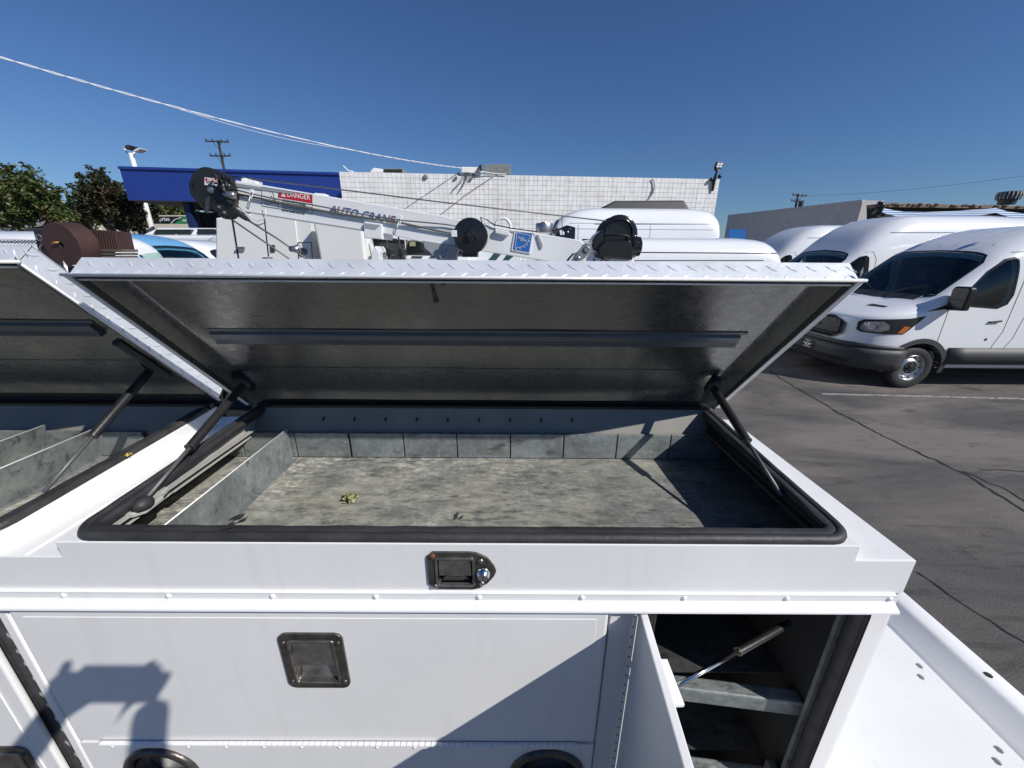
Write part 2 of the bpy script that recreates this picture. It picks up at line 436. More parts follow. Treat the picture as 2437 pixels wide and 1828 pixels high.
def striped():
    m, nt, b = nodes_of('blue_striped_tarp')
    tc = N(nt, 'ShaderNodeTexCoord'); sp = N(nt, 'ShaderNodeSeparateXYZ'); nt.links.new(tc.outputs['Object'], sp.inputs[0])
    ml = N(nt, 'ShaderNodeMath', operation='MULTIPLY'); nt.links.new(sp.outputs['Z'], ml.inputs[0]); ml.inputs[1].default_value = 70
    si = N(nt, 'ShaderNodeMath', operation='SINE'); nt.links.new(ml.outputs[0], si.inputs[0])
    r = ramp(nt, si.outputs[0], [(0.1, (0.08, 0.2, 0.42)), (0.3, (0.6, 0.66, 0.74))])
    nt.links.new(r.outputs[0], b.inputs['Base Color']); b.inputs['Roughness'].default_value = 0.7
    return m
MAT['tarp'] = striped()

def asphalt():
    m, nt, b = nodes_of('worn_asphalt')
    n1 = noise(nt, 0.55, detail=8, rough=0.62, dist=1.0, stretch=(0.5, 1.4, 1))
    r1 = ramp(nt, n1.outputs['Fac'], [(0.38, (0.070, 0.071, 0.073)), (0.5, (0.120, 0.109, 0.100)), (0.60, (0.172, 0.155, 0.141))])
    n2 = noise(nt, 90, detail=6, rough=0.8)
    r2 = ramp(nt, n2.outputs['Fac'], [(0.34, 0.5), (0.66, 1.55)])
    c = mixc(nt, 1.0, r1.outputs[0], r2.outputs[0], 'MULTIPLY')
    n4 = noise(nt, 2.6, detail=8, rough=0.7, dist=1.5, stretch=(0.5, 2.0, 1))
    r4 = ramp(nt, n4.outputs['Fac'], [(0.36, 0.55), (0.46, 1.0), (0.7, 1.12)])
    c = mixc(nt, 0.75, c, r4.outputs[0], 'MULTIPLY')
    n6 = noise(nt, 240, detail=3, rough=0.9); r6 = ramp(nt, n6.outputs['Fac'], [(0.60, 0), (0.68, 0.5)])
    c = mixc(nt, r6.outputs[0], c, (0.26, 0.24, 0.22))
    n8 = noise(nt, 1.1, detail=5, rough=0.6); r8 = ramp(nt, n8.outputs['Fac'], [(0.30, 0.5), (0.37, 1.0)])
    c = mixc(nt, 1.0, c, r8.outputs[0], 'MULTIPLY')
    nt.links.new(c, b.inputs['Base Color']); b.inputs['Roughness'].default_value = 0.85
    bump(nt, b, n2.outputs['Fac'], 0.9, 0.012)
    return m
MAT['asphalt'] = asphalt()
def foliage(name, a, bcol, c):
    m, nt, b = nodes_of(name)
    n = noise(nt, 1.1, detail=4)
    r = ramp(nt, n.outputs['Fac'], [(0.35, a), (0.5, bcol), (0.65, c)])
    n2 = noise(nt, 14, detail=2); r2 = ramp(nt, n2.outputs['Fac'], [(0.3, 0.55), (0.7, 1.5)])
    cc = mixc(nt, 1.0, r.outputs[0], r2.outputs[0], 'MULTIPLY')
    nt.links.new(cc, b.inputs['Base Color']); b.inputs['Roughness'].default_value = 0.5
    return m
MAT['fol_green'] = foliage('olive_green_leaves', (0.035, 0.06, 0.015), (0.07, 0.10, 0.025), (0.12, 0.095, 0.04))
MAT['fol_dark'] = foliage('dark_bronze_leaves', (0.022, 0.034, 0.014), (0.042, 0.05, 0.022), (0.075, 0.05, 0.03))

def text_obj(s, m, parent, origin, xdir, zdir, height, width=None, name='lettering', ext=0.0008, base=None, shear=0):
    cu = bpy.data.curves.new('t', 'FONT'); cu.body = s; cu.extrude = 0; cu.resolution_u = 3; cu.shear = shear
    o = bpy.data.objects.new('t', cu); COL.objects.link(o)
    bpy.context.view_layer.update()
    dg = bpy.context.evaluated_depsgraph_get()
    me = bpy.data.meshes.new_from_object(o.evaluated_get(dg))
    bpy.data.objects.remove(o); bpy.data.curves.remove(cu)
    xs = [v.co.x for v in me.vertices]; ys = [v.co.y for v in me.vertices]
    w0 = max(xs) - min(xs); h0 = max(ys) - min(ys)
    sy = height / h0; sx = (width / w0) if width else sy
    xd = Vector(xdir).normalized(); zd = Vector(zdir).normalized(); nd = xd.cross(zd)
    verts = [Vector(origin) + xd*((v.co.x-min(xs))*sx) + zd*((v.co.y-min(ys))*sy) for v in me.vertices]
    faces = [tuple(p.vertices) for p in me.polygons]
    bpy.data.meshes.remove(me)
    ob = mk(name, verts, faces, m, parent, base=base)
    sd = ob.modifiers.new('thick', 'SOLIDIFY'); sd.thickness = ext*2; sd.offset = 0
    return ob
# ------------------------------------------------------------------ ground
g = G(); g.v = [(-300, -60, 0), (300, -60, 0), (300, 500, 0), (-300, 500, 0)]; g.f = [(0, 1, 2, 3)]
ground = struct(g.out('asphalt_lot', MAT['asphalt']))

def ribbon(pts, w, z, name, m, jitter=0.0, seed=1):
    rnd = random.Random(seed)
    P = []
    for i in range(len(pts)-1):
        a = Vector(pts[i]); b = Vector(pts[i+1]); n = max(2, int((b-a).length/0.06))
        for k in range(n):
            p = a.lerp(b, k/n); P.append(Vector((p.x + rnd.uniform(-1, 1)*jitter, p.y + rnd.uniform(-1, 1)*jitter, z)))
    P.append(Vector((pts[-1][0], pts[-1][1], z)))
    v = []; f = []
    for i, p in enumerate(P):
        d = (P[min(i+1, len(P)-1)] - P[max(i-1, 0)]); d.z = 0; d.normalize(); s = Vector((-d.y, d.x, 0))
        ww = w*(0.5 + rnd.random()*(1.0 if jitter else 0.0) + (0 if jitter else 0.5))/2
        v += [p + s*ww, p - s*ww]
    for i in range(len(P)-1): f.append((2*i, 2*i+1, 2*i+3, 2*i+2))
    return struct(mk(name, v, f, m))
def gp(px, py): p = at(px, py, Z=0); return (p.x, p.y)
ribbon([gp(1830, 880), gp(1850, 897), gp(2000, 985), gp(2150, 1062), gp(2290, 1125), gp(2437, 1215), gp(2560, 1300)], 0.024, 0.004, 'asphalt_crack', MAT['crack'], 0.022, 3)
ribbon([gp(2290, 1122), gp(2380, 1160), gp(2437, 1192), gp(2600, 1290)], 0.014, 0.004, 'asphalt_crack', MAT['crack'], 0.018, 5)
ribbon([gp(2330, 1118), gp(2437, 1123), gp(2700, 1140)], 0.015, 0.004, 'asphalt_crack', MAT['crack'], 0.02, 6)
ribbon([gp(2180, 1360), gp(2260, 1415), gp(2437, 1530), gp(2500, 1580)], 0.012, 0.004, 'asphalt_crack', MAT['crack'], 0.012, 7)
ribbon([gp(1955, 938), gp(2437, 950), gp(2800, 960)], 0.075, 0.005, 'parking_line', MAT['road_paint'])

# ------------------------------------------------------------------ service truck body
TR = 'service_body'
truck = thing('service_truck', 'white utility truck body with open lids and drawers nearest the camera', 'service truck', (0, 0.55, 0))
YF = 0.55
def Z(d): return H - d
LEDGE = 0.516
def curb_z(y): return Z(0.484 - (y - YF)/(1.12 - YF)*0.022)
XL0, XL1 = -0.794, 0.618         # middle box
XE = 0.727                       # rear end of the body
XB = -2.60                       # front end of the body
YB = 1.165
# front skin above the drip rail
g = G()
g.prism_y([(XB, Z(.484)), (-.915, Z(.484)), (-.915, Z(LEDGE)), (-.794, Z(LEDGE)), (-.794, Z(.484)), (XL1, Z(.484)), (XL1, Z(LEDGE)), (XE, Z(LEDGE)), (XE, Z(.5925)), (XB, Z(.5925))][::-1], YF, YF+.004)
front = g.out('front_panel', MAT['white'], truck, bev=.0025)
# ledges
g = G(); g.box(XL1-.003, XE, YF+.002, YB, Z(LEDGE)-.004, Z(LEDGE)); g.out('top_ledge', MAT['white'], truck, bev=.0025)
g = G(); g.prism_y([(-.915, Z(LEDGE)-.006), (-.915, Z(LEDGE)-.0005), (-.868, Z(LEDGE)-.001), (-.862, Z(LEDGE)+.002), (-.856, Z(LEDGE)-.001), (-.79, Z(LEDGE)-.0005), (-.79, Z(LEDGE)-.006)], YF+.002, YB); g.out('top_ledge', MAT['white'], truck)
g = G(); g.box(XB, XL1-.003, 1.115, YB-.001, Z(LEDGE)-.03, Z(LEDGE)-.001); g.out('rear_ledge', MAT['white'], truck)
g = G(); g.box(XE-.004, XE, YF+.004, YB, .55, Z(LEDGE)-.004); g.box(XB, XE, YB-.003, YB, .55, Z(LEDGE)-.004); g.box(XB, XB+.003, YF+.004, YB, .55, Z(LEDGE)-.004)
g.box(XB, XE, YF+.01, YB, .50, .548); g.out('body_shell', MAT['white'], truck)

def curb(x0, x1, name='curb'):
    y0, y1, w = YF+.0005, 1.12, .018
    O = [(x0, y0), (x1, y0), (x1, y1), (x0, y1)]; I = [(x0+w, y0+w), (x1-w, y0+w), (x1-w, y1-w), (x0+w, y1-w)]
    v = [(x, y, Z(LEDGE)-.004) for x, y in O] + [(x, y, curb_z(y)) for x, y in O] + [(x, y, curb_z(y)) for x, y in I] + [(x, y, Z(LEDGE)-.01) for x, y in I]
    f = []
    for a in range(3):
        for i in range(4): f.append((a*4+i, a*4+(i+1) % 4, a*4+4+(i+1) % 4, a*4+4+i))
    return mk(name, v, f, MAT['white'], truck, bev=.002)
curb(XL0, XL1); curb(XB+.02, -.915)

def seal(x0, x1):
    y0, y1, r = YF+.003, 1.115, .045
    path = []
    def arc(cx, cy, a0, a1):
        for k in range(7):
            a = R(a0 + (a1-a0)*k/6); path.append((cx + r*math.cos(a), cy + r*math.sin(a)))
    path.append((x0, y1)); arc(x0+r, y0+r, 180, 270)
    arc(x1-r, y0+r, -90, 0); path.append((x1, y1))
    # densify
    pts = []
    for i in range(len(path)-1):
        a = Vector(path[i]); b = Vector(path[i+1]); n = max(1, int((b-a).length/.03))
        for k in range(n): pts.append(a.lerp(b, k/n))
    prof = [(0, -.010), (-.0015, .001), (.001, .007), (.007, .0105), (.013, .0085), (.0155, .0055), (.018, .0065), (.026, .0075), (.031, .0055), (.033, 0), (.032, -.006), (.029, -.012)]
    v = []; f = []; n = len(pts); m = len(prof)
    rnd = random.Random(4)
    for i, p in enumerate(pts):
        d = (pts[min(i+1, n-1)] - pts[max(i-1, 0)]); d.normalize(); inn = Vector((-d.y, d.x))
        jz = rnd.uniform(-1, 1)*.0005
        for k, (a, h) in enumerate(prof):
            q = p + inn*(a + (rnd.uniform(-1, 1)*.0009 if k > 7 else 0)); v.append((q.x, q.y, curb_z(q.y) + h + .003 + jz))
    for i in range(n-1):
        for k in range(m-1): f.append((i*m+k, (i+1)*m+k, (i+1)*m+k+1, i*m+k+1))
    return mk('rubber_seal', v, f, MAT['rubber'], truck, auto=50)
seal(XL0+.012, XL1-.002); seal(XB+.03, -.917)

# drip rail
prof = [(.5515, .5905), (.5440, .5905), (.5440, .5925), (.5455, .5935), (.5455, .6065), (.5310, .6165), (.5300, .6205), (.5320, .6225), (.5470, .6225), (.5515, .6225)]
g = G(); g.prism_x([(y, Z(d)) for y, d in prof], XB, .712); rail = g.out('drip_rail', MAT['white'], truck, bev=.0012)
rv = None
for px in (155, 403, 650, 895, 1140, 1385, 1628, 1872, 2118, -92):
    x = at(px, 1424, Y=.5455).x
    g = G(); g.lathe((x, .5455, Z(.600)), (0, -1, 0), [(.0052, 0), (.0050, .0012), (.0036, .0026), (.0, .0032)], 14)
    g.out('rivet', MAT['white'], rail, smooth=True)

# open box liners
def bin_(x0, x1, fl, u0, u1, y0=YF+.022, y1=1.062):
    # the tray is wider than its opening: its ends run on under the ledges
    zf = Z(fl); zc = Z(.5215)
    g = G(); g.box(x0, x1, y0, y1, zf-.003, zf); g.out('bin_floor', MAT['floor'], truck)
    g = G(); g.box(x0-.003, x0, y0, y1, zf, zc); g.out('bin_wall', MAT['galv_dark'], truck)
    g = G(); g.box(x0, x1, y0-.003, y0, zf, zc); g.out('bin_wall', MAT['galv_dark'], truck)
    g = G(); g.box(x1, x1+.003, y0, y1, zf, zc); g.out('bin_wall', MAT['dark'], truck)  # right wall near black: the shade at this end is put into its colour
    g = G()
    g.add([(x0, y1, zc), (x1, y1, zc), (x0, y1+.003, zf), (x1, y1+.003, zf)], [(0, 2, 3, 1)])
    g.add([(u0, y1, zc), (u1, y1, zc), (u1, y1+.035, Z(.455)), (u0, y1+.035, Z(.455))], [(0, 1, 2, 3)])
    g.out('bin_back', MAT['backsheet'], truck)
    g = G(); g.box(u0-.012, u1+.012, 1.0975, 1.120, Z(.470), Z(.4475)); g.box(u0-.030, u1+.030, 1.1275, 1.131, Z(.50), Z(.395)); g.out('hinge_strip', MAT['black'], truck)
def lip_sheet(x, m, s):
    y0, y1 = YF+.020, 1.10
    v = [(x, y0, Z(.530)), (x, y1, Z(.530)), (x, y1, curb_z(y1)+.001), (x, y0, curb_z(y0)+.001), (x-.0012*s, y0, Z(.530)), (x-.0012*s, y1, Z(.530)), (x-.0012*s, y1, curb_z(y1)+.001), (x-.0012*s, y0, curb_z(y0)+.001)]
    return mk('rim_lip', v, [(0, 1, 2, 3), (7, 6, 5, 4), (0, 4, 5, 1), (1, 5, 6, 2), (2, 6, 7, 3), (3, 7, 4, 0)], MAT[m], truck)
lip_sheet(XL0+.0195, 'paintgrey', 1); lip_sheet(XL1-.0195, 'black', -1); lip_sheet(-.9345, 'black', -1)  # right-hand lips black: shade on that side is put into the colour
FLR = .600
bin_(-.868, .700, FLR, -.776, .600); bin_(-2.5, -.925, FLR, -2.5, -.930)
for k in range(12):       # slotted back panels, dark gaps between
    x = at(322 + 127.3*(k-1) + (3 if k > 4 else 0), 1045, Y=1.05).x
    x2 = x + .1575
    x = max(x, -.865); x2 = min(x2, .697)
    if x2 - x < .01: continue
    g = G(); g.box(x, x2, 1.048, 1.058, Z(FLR)+.003, Z(.517)); g.out('back_panel', MAT['galv'], truck, bev=.001)
for k in range(8):
    x = -2.45 + .165*k + .03
    if x > -.95: break
    g = G(); g.box(x, min(x+.1615, -.947), 1.048, 1.058, Z(FLR)+.003, Z(.517)); g.out('back_panel', MAT['galv'], truck, bev=.001)
g = G()
for k in range(9):
    x = at(770 + 74*k, 991, Y=1.075).x
    g.cyl((x, 1.078, Z(.478)), (x, 1.066, Z(.484)), .0028, 8)
stuff(g.out('rivet_row', MAT['dark'], truck))
# dividers
def divider(xb, xt, yf=.60, z1=.487, dx=.0):
    g = G(); t = .0016
    g.hexa([(xb, yf, Z(FLR)), (xb+t, yf, Z(FLR)), (xb+t, 1.044, Z(FLR)), (xb, 1.044, Z(FLR)),
            (xt+dx, yf, Z(z1)), (xt+t+dx, yf, Z(z1)), (xt+t, 1.044, Z(z1)), (xt, 1.044, Z(z1))])
    g.box(xb+.001, xb+.018, yf, 1.044, Z(FLR)+.0005, Z(FLR)+.002)
    d_ = g.out('divider', MAT['galv'], truck)
    g = G(); g.tube([(xt+dx+t/2, yf, Z(z1)), (xt+t/2, 1.044, Z(z1))], .0016, 6); g.out('divider_edge', MAT['alu_edge'], d_, smooth=True)  # top fold as a bright tube, its edge highlight put into the colour
    return d_
divider(-.664, -.664, .60, .501); divider(-1.245, -1.205, .60, .492); divider(-1.42, -1.375, .60, .492)
# slotted pale rails along the left wall of the middle box
g = G()
for y0, y1 in ((.60, .675), (.74, 1.0)):
    g.box(-.757, -.750, y0, y1, Z(.5145), Z(.512))
g.out('wall_rail', MAT['paintgrey'], truck, bev=.0008)
g = G(); g.box(-.7655, -.752, .585, 1.04, Z(.503), Z(.500)); g.out('wall_flange', MAT['paintgrey'], truck)
g = G(); g.box(.575, .589, .585, 1.05, Z(.503), Z(.500)); g.out('wall_flange', MAT['galv_dark'], truck)
# pale foam bracket behind the left strut foot
g = G(); g.prism_z([(-.764, .64), (-.764, .735), (-.752, .735), (-.745, .71), (-.735, .70), (-.732, .655), (-.748, .64)], Z(.505), Z(.494)); g.out('strut_bracket', MAT['paintgrey'], truck, bev=.003)

# ------------------------------------------------------------------ lids
def make_lid(x0, x1, hinge, tip, lip=.043, chan=None, marks=None, seed=1, fold=0.0):
    """pan-shaped lid standing open; hinge/tip are (y, drop) of the lip edge line"""
    hy, hz = hinge[0], Z(hinge[1]); ty, tz = tip[0], Z(tip[1])
    L = math.hypot(ty-hy, tz-hz); a = Vector((0, (ty-hy)/L, (tz-hz)/L)); n = Vector((0, a.z, -a.y))
    if n.y > 0: n = -n                     # n: from the sheet towards the viewer
    o = Vector((0, hy, hz))
    def P(x, t, h): return Vector((x, 0, 0)) + o + a*t + n*h      # h = 0 at the lip edge, -lip at the sheet
    th = .0022
    def slab(g, xa, xb, ta, tb, ha, hb):
        g.hexa([P(xa, ta, ha), P(xb, ta, ha), P(xb, tb, ha), P(xa, tb, ha), P(xa, ta, hb), P(xb, ta, hb), P(xb, tb, hb), P(xa, tb, hb)])
    g = G(); slab(g, x0, x1, 0, L, -lip-th, -lip)
    slab(g, x0, x1, L-th, L, -lip-.001, 0)
    slab(g, x0, x0+th, .012, L-.001, -lip-.001, 0); slab(g, x1-th, x1, .012, L-.001, -lip-.001, 0)
    root = g.out('lid', MAT['tread'], truck)
    # out-turned bottom edges of the lip and the folded hem behind it
    g = G(); e = .0022
    g.tube([P(x0-.006, .01, 0), P(x0-.006, L, 0)], e, 8); g.out('lip_edge', MAT['alu_edge'], root, smooth=True)
    g = G(); g.tube([P(x1+.006, .01, 0), P(x1+.006, L, 0)], e, 8); g.out('lip_edge', MAT['alu_edge'], root, smooth=True)
    g = G(); g.tube([P(x0-.010, L+.003, .0005), P(x1+.010, L+.003, .0005)], .0028, 8); g.out('lip_edge', MAT['alu_edge'], root, smooth=True)
    g = G(); slab(g, x0-.006, x0+.001, .01, L+.001, -.002, .0005); slab(g, x1-.001, x1+.006, .01, L+.001, -.002, .0005); slab(g, x0-.006, x1+.006, L-.001, L+.004, -.003, 0); g.out('lip_flange', MAT['tread'], root)
    g = G(); g.tube([P(x0+.004, L-.0115, -.002), P(x1-.004, L-.0115, -.002)], .0020, 8); g.out('hem', MAT['alu_edge'], root, smooth=True)
    g = G(); slab(g, x0+.004, x1-.004, L-.0115, L-.010, -.03, -.002); slab(g, x0+.004, x0+.006, .02, L-.009, -.03, .001); slab(g, x1-.006, x1-.004, .02, L-.009, -.03, .001); g.out('hem_flange', MAT['liner'], root)
    # liner sheet with softly folded borders
    g = G(); nx = 40; nt = 14; rnd = random.Random(seed)
    w = .042
    rows = [0.006, .02, .035, .055] + [.055 + (L-.075)*k/nt for k in range(1, nt+1)] + [L-.012]
    cols = [x0+.007, x0+.010, x0+.024, x0+.040, x0+.046] + [x0+.046+(x1-x0-.092)*k/nx for k in range(1, nx)] + [x1-.046, x1-.040, x1-.024, x1-.010, x1-.007]
    v = []
    for t in rows:
        for x in cols:
            e = min(x-x0, x1-x)
            h = -lip + .0015
            if e < .046:
                q = 1-(e-.007)/.039; h += .030*max(0, q)**1.6
            if t < .055: h += .018*(1-(t-.006)/.049)**2
            h += .0009*math.sin(x*9+seed)*math.sin(t*13+x*4)
            v.append(P(x, t, h))
    nc = len(cols)
    f = [(j*nc+i, j*nc+i+1, (j+1)*nc+i+1, (j+1)*nc+i) for j in range(len(rows)-1) for i in range(nc-1)]
    mk('liner_sheet', v, f, MAT['liner'], root, auto=40)
    g = G(); slab(g, x0+.05, x1-.05, .165, .1665, -lip+.0025, -lip+.0035); g.out('sheet_seam', MAT['liner'], root)
    if chan:
        xa, xb, t0 = chan
        g = G()
        pr = [(0, .002), (.004, .004), (.006, .0135), (.010, .015), (.022, .010), (.024, .012), (.040, .0095), (.043, .0025)]
        vv = []
        for x in (xa, xb):
            for t, h in pr: vv.append(P(x, t0+t, -lip+h))
        m = len(pr)
        g.add(vv, [tuple(range(m-1, -1, -1)), tuple(range(m, 2*m))] + [(i, (i+1) % m, (i+1) % m+m, i+m) for i in range(m)])
        slab(g, xa+.0, xb+.012, t0+.044, t0+.054, -lip+.002, -lip+.004)
        g.out('stiffener', MAT['stiff'], root)
    # raised tread pattern on the lip and the side lips
    g = G()
    def lozenge(c, u, w2, nn, ln=.0125, wd=.0030, h=.0012):
        u = u.normalized(); w2 = w2.normalized(); pts = [c - u*ln, c + w2*wd, c + u*ln, c - w2*wd, c + nn*h - u*ln*.45, c + nn*h + u*ln*.45]
        g.add(pts, [(0, 1, 4), (1, 5, 4), (1, 2, 5), (2, 3, 5), (3, 4, 5), (3, 0, 4)])
    sp = .0365; x = x0 + .012; k = 0; X = Vector((1, 0, 0))
    while x < x1-.01:
        u = (X*.70 + n*.62).normalized(); lozenge(P(x+.012, L+.0002, -lip+.014), u, u.cross(a), a)
        u = (X*.80 - n*.42).normalized(); lozenge(P(x-.004, L+.0002, -.0085), u, u.cross(a), a, .0105, .0026)
        x += sp; k += 1
    t = .03
    while t < L-.01:
        for sx, xx in ((1, x1+.0002), (-1, x0-.0002)):
            u = (a*.75 + n*.6).normalized(); lozenge(P(xx, t+.006, -lip+.014), u, u.cross(X*sx), X*sx)
            u = (a*.75 - n*.6).normalized(); lozenge(P(xx, t+.022, -.012), u, u.cross(X*sx), X*sx, .010)
        t += sp
    x = x0+.02
    while x < x1-.02:
        t = .02; k = 0
        while t < L-.01:
            u = (X + a*(1 if k % 2 else -1)).normalized(); lozenge(P(x, t, -lip-.0024), u, u.cross(n), -n)
            t += .026; k += 1
        x += .036
    stuff(g.out('tread_pattern', MAT['tread'], root))
    return root, P, L
lid, LP, LL = make_lid(-.790, .625, (1.092, .4495), (.715, .0455), chan=(-.706, .540, .287))
lid2, LP2, LL2 = make_lid(-2.55, -.882, (1.095, .4365), (.722, .0245), chan=(-2.4, -.985, .287), seed=5)
# front catch hanging under the lip, screws
g = G(); g.box(-.148, -.141, 0, 0, 0, 0)
g = G()
for x, t, h, r in ((-.145, LL-.010, -.006, .0035), ):
    g.tube([LP(-.146, LL-.014, -.010), LP(-.146, LL-.03, -.004), LP(-.145, LL-.055, -.002)], [.004, .0035, .005], 8)
    g.ball(LP(-.145, LL-.060, -.002), .0062); g.tube([LP(-.128, LL-.016, -.022), LP(-.128, LL-.035, -.02)], .0045, 8)
g.out('striker', MAT['latch'], lid, smooth=True)
for x, t in ((-.708, LL-.036), (.548, LL-.036)):
    g = G(); g.ball(LP(x, t, -.036), .0055, (1, 1, 1)); g.tube([LP(x, t, -.036), LP(x, t-.012, -.038)], .003, 6); g.out('stop_bumper', MAT['rubber'], lid, smooth=True)
# long bumper strip on the left lid
g = G(); q = [LP2(-1.0, .318, -.012), LP2(-.93, .145, -.012)]; g.tube([LP2(-.935, .30, -.010), LP2(-.935, .14, -.010)], .011, 6); g.out('bumper_strip', MAT['rubber'], lid2)

def strut(top, bot, frac=.58, rt=.0105, name='gas_strut', par=None, rodm='cable'):
    top = Vector(top); bot = Vector(bot); mid = top.lerp(bot, frac)
    g = G(); g.tube([top, top.lerp(bot, .04), mid.lerp(top, .03), mid], [rt*.8, rt, rt, rt*.93], 12)
    s = g.out(name, MAT['black'], par or truck, auto=40)
    g = G(); g.tube([mid, bot], .0042, 8); g.out('rod', MAT[rodm], s, smooth=True)
    g = G(); g.cyl(mid, mid.lerp(bot, .02), rt*1.08, 12); g.out('gland', MAT['latch'], s)
    return s
s1 = strut(LP(.560, .128, -.012), (.578, .700, Z(.487)), .56)
g = G(); g.tube([LP(.572, .145, -.034), LP(.560, .128, -.012), LP(.556, .105, -.010)], [.012, .017, .012], 10); g.out('end_socket', MAT['black'], s1, smooth=True)
g = G()
for dx in (0, -.022): g.tube([LP(.548+dx, .150, -.037), LP(.520+dx, .115, -.037)], .0022, 6)
g.add([LP(.50, .10, -.040), LP(.59, .10, -.040), LP(.59, .16, -.040), LP(.54, .16, -.040)], [(0, 1, 2, 3)])
g.out('strut_plate', MAT['liner'], lid)
s2 = strut(LP(-.735, .128, -.012), (-.742, .655, Z(.487)), .60)
g = G(); g.tube([LP(-.757, .145, -.030), LP(-.735, .128, -.012), LP(-.731, .100, -.010)], [.012, .017, .012], 10); g.out('end_socket', MAT['black'], s2, smooth=True)
g = G(); g.ball((-.742, .662, Z(.487)), .017, (1, 1.25, .9)); g.out('end_boot', MAT['rubber'], s2, smooth=True)
s3 = strut(LP2(-.965, .165, -.014), (-.985, .70, Z(.487)), .60)
g = G(); g.tube([LP2(-.965, .165, -.014), LP2(-.955, .19, -.02)], [.013, .016], 8); g.out('end_socket', MAT['black'], s3)

# ------------------------------------------------------------------ lower front of the body
DT = .626            # top of the door openings (drop)
Yp = .556
g = G()
g.box(-.950, -.930, Yp-.0, Yp+.02, .55, Z(.6215)); g.box(.193, .262, Yp, Yp+.02, .55, Z(.6215)); g.box(.684, XE-.003, Yp-.003, Yp+.02, .55, Z(.6215))
g.box(-.930, .193, Yp+.004, Yp+.02, .55, Z(.6215)); g.box(XB, -1.7, Yp, Yp+.02, .55, Z(.6215))
g.box(.262, .684, Yp, Yp+.02, .55, Z(1.50)); g.box(.262, .684, Yp, Yp+.02, Z(.630), Z(.6215)); g.box(-1.7, -.95, Yp, Yp+.02, .55, .7)
face = g.out('face_frame', MAT['white'], truck, bev=.002)
# the wide drop-down door
HZ = Z(1.005)
g = G(); g.box(-.929, .186, .5415, .5545, HZ, Z(.6245))
door = g.out('drop_door', MAT['white'], truck)
def latch_pos(px, py, Y): p = at(px, py, Y=Y); return p.x, p.z
lx0, lz1 = -.438, Z(.683); lx1, lz0 = -.316, Z(.829)
c1 = G(); c1.box(lx0+.018, lx1-.018, .5, .556, lz0+.018, lz1-.018)
bool_cut(door, [c1])
b = door.modifiers.new('bevel', 'BEVEL'); b.width = .006; b.segments = 3; b.limit_method = 'ANGLE'; b.angle_limit = R(40)
g = G(); g.box(-.905, .163, .5405, .5417, HZ+.02, Z(.648))
o_ = g.out('raised_panel', MAT['white'], door)
bool_cut(o_, [(lambda q: (q.box(lx0+.018, lx1-.018, .5, .56, lz0+.018, lz1-.018), q)[1])(G())])
b = o_.modifiers.new('bevel', 'BEVEL'); b.width = .0011; b.segments = 2; b.limit_method = 'ANGLE'; b.angle_limit = R(40)

def rrect(x0, x1, z0, z1, r, n=5):
    pts = []
    for cx, cz, a0 in ((x1-r, z0+r, -90), (x1-r, z1-r, 0), (x0+r, z1-r, 90), (x0+r, z0+r, 180)):
        for k in range(n+1):
            a = R(a0 + 90*k/n); pts.append((cx + r*math.cos(a), cz + r*math.sin(a)))
    return pts
def frame_plate(outer, inner, y0, y1, name, m, par):
    """ring between two outlines with the same number of points"""
    n = len(outer)
    v = [(x, y0, z) for x, z in outer] + [(x, y0, z) for x, z in inner] + [(x, y1, z) for x, z in outer] + [(x, y1+.03, z) for x, z in inner]
    f = []
    for i in range(n):
        j = (i+1) % n
        f += [(i, j, n+j, n+i), (i, 2*n+i, 2*n+j, j), (n+i, n+j, 3*n+j, 3*n+i)]
    return mk(name, v, f, m, par, bev=.0015)
def screw(x, y, z, par, m='latch', r=.0052):
    g = G(); g.lathe((x, y, z), (0, -1, 0), [(r, 0), (r, .0012), (r*.7, .003), (0, .0036)], 12)
    o = g.out('screw', MAT[m], par, smooth=True)
    return o
def paddle_latch(x0, x1, z0, z1, y, par):
    root = frame_plate(rrect(x0, x1, z0, z1, .016), rrect(x0+.0195, x1-.0195, z0+.019, z1-.019, .006), y-.0045, y, 'latch', MAT['latch'], par)
    frame_plate(rrect(x0+.016, x1-.016, z0+.015, z1-.015, .007), rrect(x0+.021, x1-.021, z0+.0205, z1-.0205, .004), y-.0065, y-.003, 'latch_rim', MAT['latch_in'], root)
    a0, a1, b0, b1 = x0+.021, x1-.021, z0+.02, z1-.02
    zm = b0 + (b1-b0)*.42
    g = G(); g.hexa([(a0, y-.001, b1), (a1, y-.001, b1), (a1, y-.004, zm), (a0, y-.004, zm), (a0, y+.003, b1), (a1, y+.003, b1), (a1, y+.001, zm), (a0, y+.001, zm)])
    g.out('paddle', MAT['latch_in'], root, bev=.0015)
    # dish: sloping metal floor under the paddle with dark corners
    g = G(); g.add([(a0, y+.028, zm+.012), (a1, y+.028, zm+.012), (a1-.003, y+.004, b0), (a0+.003, y+.004, b0), (a0+.016, y+.020, zm-.004), (a1-.016, y+.020, zm-.004)],
          [(0, 4, 3), (1, 2, 5), (0, 1, 5, 4), (4, 5, 2, 3)])
    g.add([(a0-.002, y+.03, b0-.002), (a1+.002, y+.03, b0-.002), (a1+.002, y+.03, b1+.002), (a0-.002, y+.03, b1+.002)], [(0, 1, 2, 3)])
    g.out('dish', MAT['latch_in'], root)
    g = G(); cx = (a0+a1)/2; g.cyl((cx, y+.019, zm-.004), (cx, y+.008, zm-.009), .008, 16); g.torus((cx, y+.008, zm-.009), (0, -.9, -.4), .0075, .0012, 16, 6); g.out('lock_cylinder', MAT['latch'], root)
    for sx, sz in ((x0+.009, z1-.022), (x1-.009, z1-.022), (x0+.009, z0+.020), (x1-.009, z0+.020)): screw(sx, y-.0045, sz, root)
    return root
